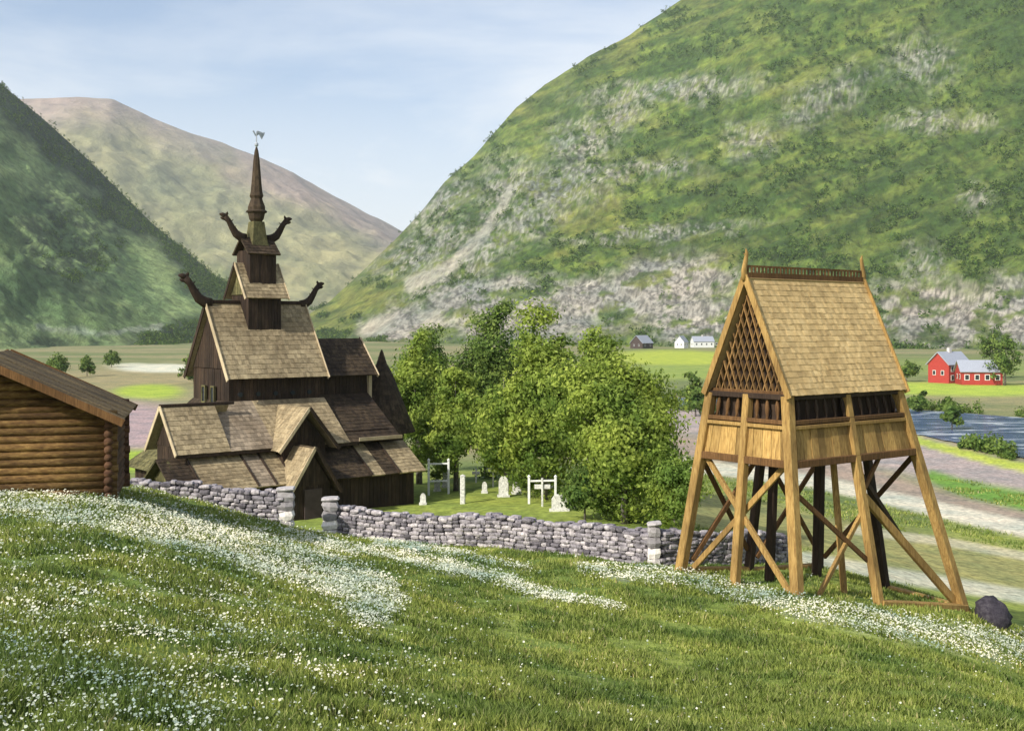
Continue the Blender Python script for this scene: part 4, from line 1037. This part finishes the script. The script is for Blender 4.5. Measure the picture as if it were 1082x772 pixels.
# ---------------------------------------------------------------- meadow grass and flowers
def polar(n, r0, r1, r, power=1.0):
    th = np.radians((r.random(n)-.5)*2*26.5)
    R_ = r0*np.exp(r.random(n)**power*math.log(r1/r0)); return R_*np.sin(th), R_*np.cos(th)
def clear(X, Y):
    """not inside the cabin, not beyond the wall"""
    ux = U0+F*X/np.maximum(Y,.5)
    lim = np.interp(ux, [0,128,225,297,357,520,690,830,1000,1200], [60,44,42.0,41.9,43.9,41.7,37.8,42,55,60])
    cx = X-Pn.x; cy = Y-Pn.y; lx = cx*math.cos(LB)+cy*math.sin(LB); ly = -cx*math.sin(LB)+cy*math.cos(LB)
    return (Y < lim) & ~((lx > -6.4) & (lx < .1) & (ly > 0) & (ly < 4.8))
def meadow():
    r = np.random.default_rng(21); n = 760000
    X, Y = polar(n, 6.5, 48, r, .95); k = clear(X, Y); X, Y = X[k], Y[k]
    clump = fbm(X*1.3+9, Y*1.3+4, 4); k = r.random(len(X)) < sst(.25, .6, clump)*.85+.15; X, Y = X[k], Y[k]; clump = clump[k]
    Z = ground(X, Y); n = len(X)
    dist = np.hypot(X, Y)
    h = (.045+.10*r.random(n)**1.8)*(.6+.9*sst(.35,.7,clump)); w = (.0028+.00045*dist)*(.7+.6*r.random(n))
    a = r.random(n)*2*math.pi; lean = (r.random(n)*.7)*h; la = r.random(n)*2*math.pi
    B = np.stack([X, Y, Z-.01], 1); dx = np.stack([np.cos(a)*w, np.sin(a)*w, np.zeros(n)], 1)
    mid = B+np.stack([np.cos(la)*lean*.35, np.sin(la)*lean*.35, h*.6], 1); tip = B+np.stack([np.cos(la)*lean, np.sin(la)*lean, h], 1)
    V = np.stack([B-dx, B+dx, mid+dx*.7, tip, mid-dx*.7], 1).reshape(-1,3)
    tag(npmesh('meadow_grass', V, np.arange(5*n).reshape(-1,5), M_grass), 'short green meadow grass covering the slope in the foreground', 'grass', kind='stuff')
    # rougher pasture on the slope below the belfry, left bare where the tracks run
    n = 260000; X, Y = polar(n, 40, 120, r, 1.2); u_ = U0+F*X/Y; Z = ground(X, Y); u, v = photo_uv(X, Y, Z); c = field_colour(u, v, X, Y)
    k = (u > 715) & ~clear(X, Y) & (c[:,1]-c[:,0] > .0+.05*r.random(len(X))) & (v < 640) & (fbm(X*.5, Y*.5, 4) > .42+.1*r.random(len(X))); X, Y, Z = X[k], Y[k], Z[k]; n = len(X); dist = np.hypot(X, Y)
    h = .08+.22*r.random(n)**2; w = .0007*dist; a = r.random(n)*2*math.pi; la = r.random(n)*2*math.pi
    B = np.stack([X, Y, Z-.01], 1); dx = np.stack([np.cos(a)*w, np.sin(a)*w, np.zeros(n)], 1); tip = B+np.stack([np.cos(la)*h*.5, np.sin(la)*h*.5, h], 1)
    tag(npmesh('pasture_grass', np.stack([B-dx, B+dx, tip], 1).reshape(-1,3), np.arange(3*n).reshape(-1,3), M_grass), 'rough pasture grass on the lower slope behind the belfry', 'grass', kind='stuff')
    # flowers: dense in the drifts, scattered elsewhere, thickest at the left
    n = 800000; X, Y = polar(n, 7, 47, r, .9); k = clear(X, Y); X, Y = X[k], Y[k]; Z = ground(X, Y); u, v = photo_uv(X, Y, Z)
    p = np.zeros(len(X)); 
    for m, q in drifts(u, v, X, Y): p = np.maximum(p, m*q)
    cl = fbm(X*1.7+40, Y*1.7+14, 4); left = 1-sst(150, 560, u)
    p = np.maximum(p*.85, left*.08*sst(.46,.70,cl)+.002+.016*left)
    k = r.random(len(X)) < p; X, Y, Z = X[k], Y[k], Z[k]; n = len(X); print('flowers', n)
    dist = np.hypot(X, Y)
    h = .07+.11*r.random(n); s = (.0065+.0005*dist)*(.45+1.1*r.random(n)**1.6)
    C = np.stack([X, Y, Z+h], 1); tn = r.normal(size=(n,3))*.45+np.array([0,-.4,1]); tn /= np.linalg.norm(tn, axis=1)[:,None]
    e1 = np.cross(tn, r.normal(size=(n,3))); e1 /= np.linalg.norm(e1, axis=1)[:,None]; e2 = np.cross(tn, e1)
    ring = [C+(e1*math.cos(t)+e2*math.sin(t))*s[:,None]*(1 if i % 2 else .72)+tn*s[:,None]*.2 for i, t in enumerate(np.linspace(0, 2*math.pi, 9)[:-1])]
    V = np.stack(ring, 1).reshape(-1,3)
    tag(npmesh('meadow_flowers', V, np.arange(8*n).reshape(-1,8), M_petal), 'white meadow flowers scattered and drifted through the foreground grass', 'flowers', kind='stuff')
meadow()

# ---------------------------------------------------------------- camera, light, sky
cam = bpy.data.cameras.new('camera'); co = bpy.data.objects.new('camera', cam); COL.objects.link(co); S.camera = co
co.location = (0, 0, CZ); co.rotation_euler = (math.radians(90), 0, 0)
cam.sensor_width = 36; cam.lens = 36*F/1082; cam.shift_y = -(386-V0)/1082; cam.clip_start = .1; cam.clip_end = 20000
EL = math.radians(34); sd = Vector((-.71*math.cos(EL), -.704*math.cos(EL), math.sin(EL))).normalized()
sun = bpy.data.lights.new('sun', 'SUN'); sun.energy = 4.8; sun.angle = math.radians(.6); sun.color = (1, .95, .86)
so = bpy.data.objects.new('sun', sun); COL.objects.link(so); so.rotation_euler = sd.to_track_quat('Z', 'Y').to_euler(); so.location = (-30,-40,60)
W = bpy.data.worlds.new('World'); S.world = W; W.use_nodes = True; nt = W.node_tree
bg = nt.nodes['Background']; bg.inputs[1].default_value = .135
sky = N(nt, 'ShaderNodeTexSky', sky_type='NISHITA'); sky.sun_disc = False; sky.sun_elevation = EL; sky.sun_rotation = math.atan2(sd.x, sd.y)
sky.air_density = 1.0; sky.dust_density = 2.0; sky.ozone_density = 1.0; sky.altitude = 300
tc = N(nt, 'ShaderNodeTexCoord'); mp = N(nt, 'ShaderNodeMapping'); mp.inputs['Scale'].default_value = (1.3, 1.3, 5.0); mp.inputs['Location'].default_value = (.35, .1, .55)
nt.links.new(tc.outputs['Generated'], mp.inputs['Vector'])
g = noise(nt, 1.9, 7, mp.outputs[0], .55, .3)
cl = ramp(nt, g, [(.34, (0,0,0)), (.58, (1,1,1))])
sx = N(nt, 'ShaderNodeSeparateXYZ'); nt.links.new(tc.outputs['Generated'], sx.inputs[0])
lowc = N(nt, 'ShaderNodeMapRange'); lowc.inputs[1].default_value = .10; lowc.inputs[2].default_value = .30; lowc.inputs[3].default_value = 1.0; lowc.inputs[4].default_value = .35
nt.links.new(sx.outputs[2], lowc.inputs[0])
hor = N(nt, 'ShaderNodeMapRange'); hor.inputs[1].default_value = .06; hor.inputs[2].default_value = .22; hor.inputs[3].default_value = .75; hor.inputs[4].default_value = 0
nt.links.new(sx.outputs[2], hor.inputs[0])
skyb = mix(nt, 1.0, sky.outputs[0], (1.16, 1.17, 1.20), 'MULTIPLY')
skyc = mix(nt, mathn(nt, 'MAXIMUM', mathn(nt, 'MULTIPLY', cl, lowc.outputs[0]), hor.outputs[0]), skyb, (7.6, 7.7, 7.7))
nt.links.new(skyc, bg.inputs[0])

# air
mb = MB(); mb.box(-6000, 6000, -400, 9500, -14.5, 1500)
hz = bpy.data.materials.new('air'); hz.use_nodes = True; nt = hz.node_tree; nt.nodes.remove(nt.nodes['Principled BSDF'])
pv = N(nt, 'ShaderNodeVolumePrincipled'); pv.inputs['Color'].default_value = (.86,.91,1,1); pv.inputs['Density'].default_value = .00007; pv.inputs['Anisotropy'].default_value = .2
nt.links.new(pv.outputs[0], nt.nodes['Material Output'].inputs['Volume'])
tag(obj('haze', mb, hz), kind='stuff')

S.view_settings.view_transform = 'Standard'; S.view_settings.look = 'None'; S.view_settings.gamma = 1; S.view_settings.exposure = .17
S.render.engine = 'CYCLES'; S.cycles.volume_bounces = 1; S.cycles.max_bounces = 6
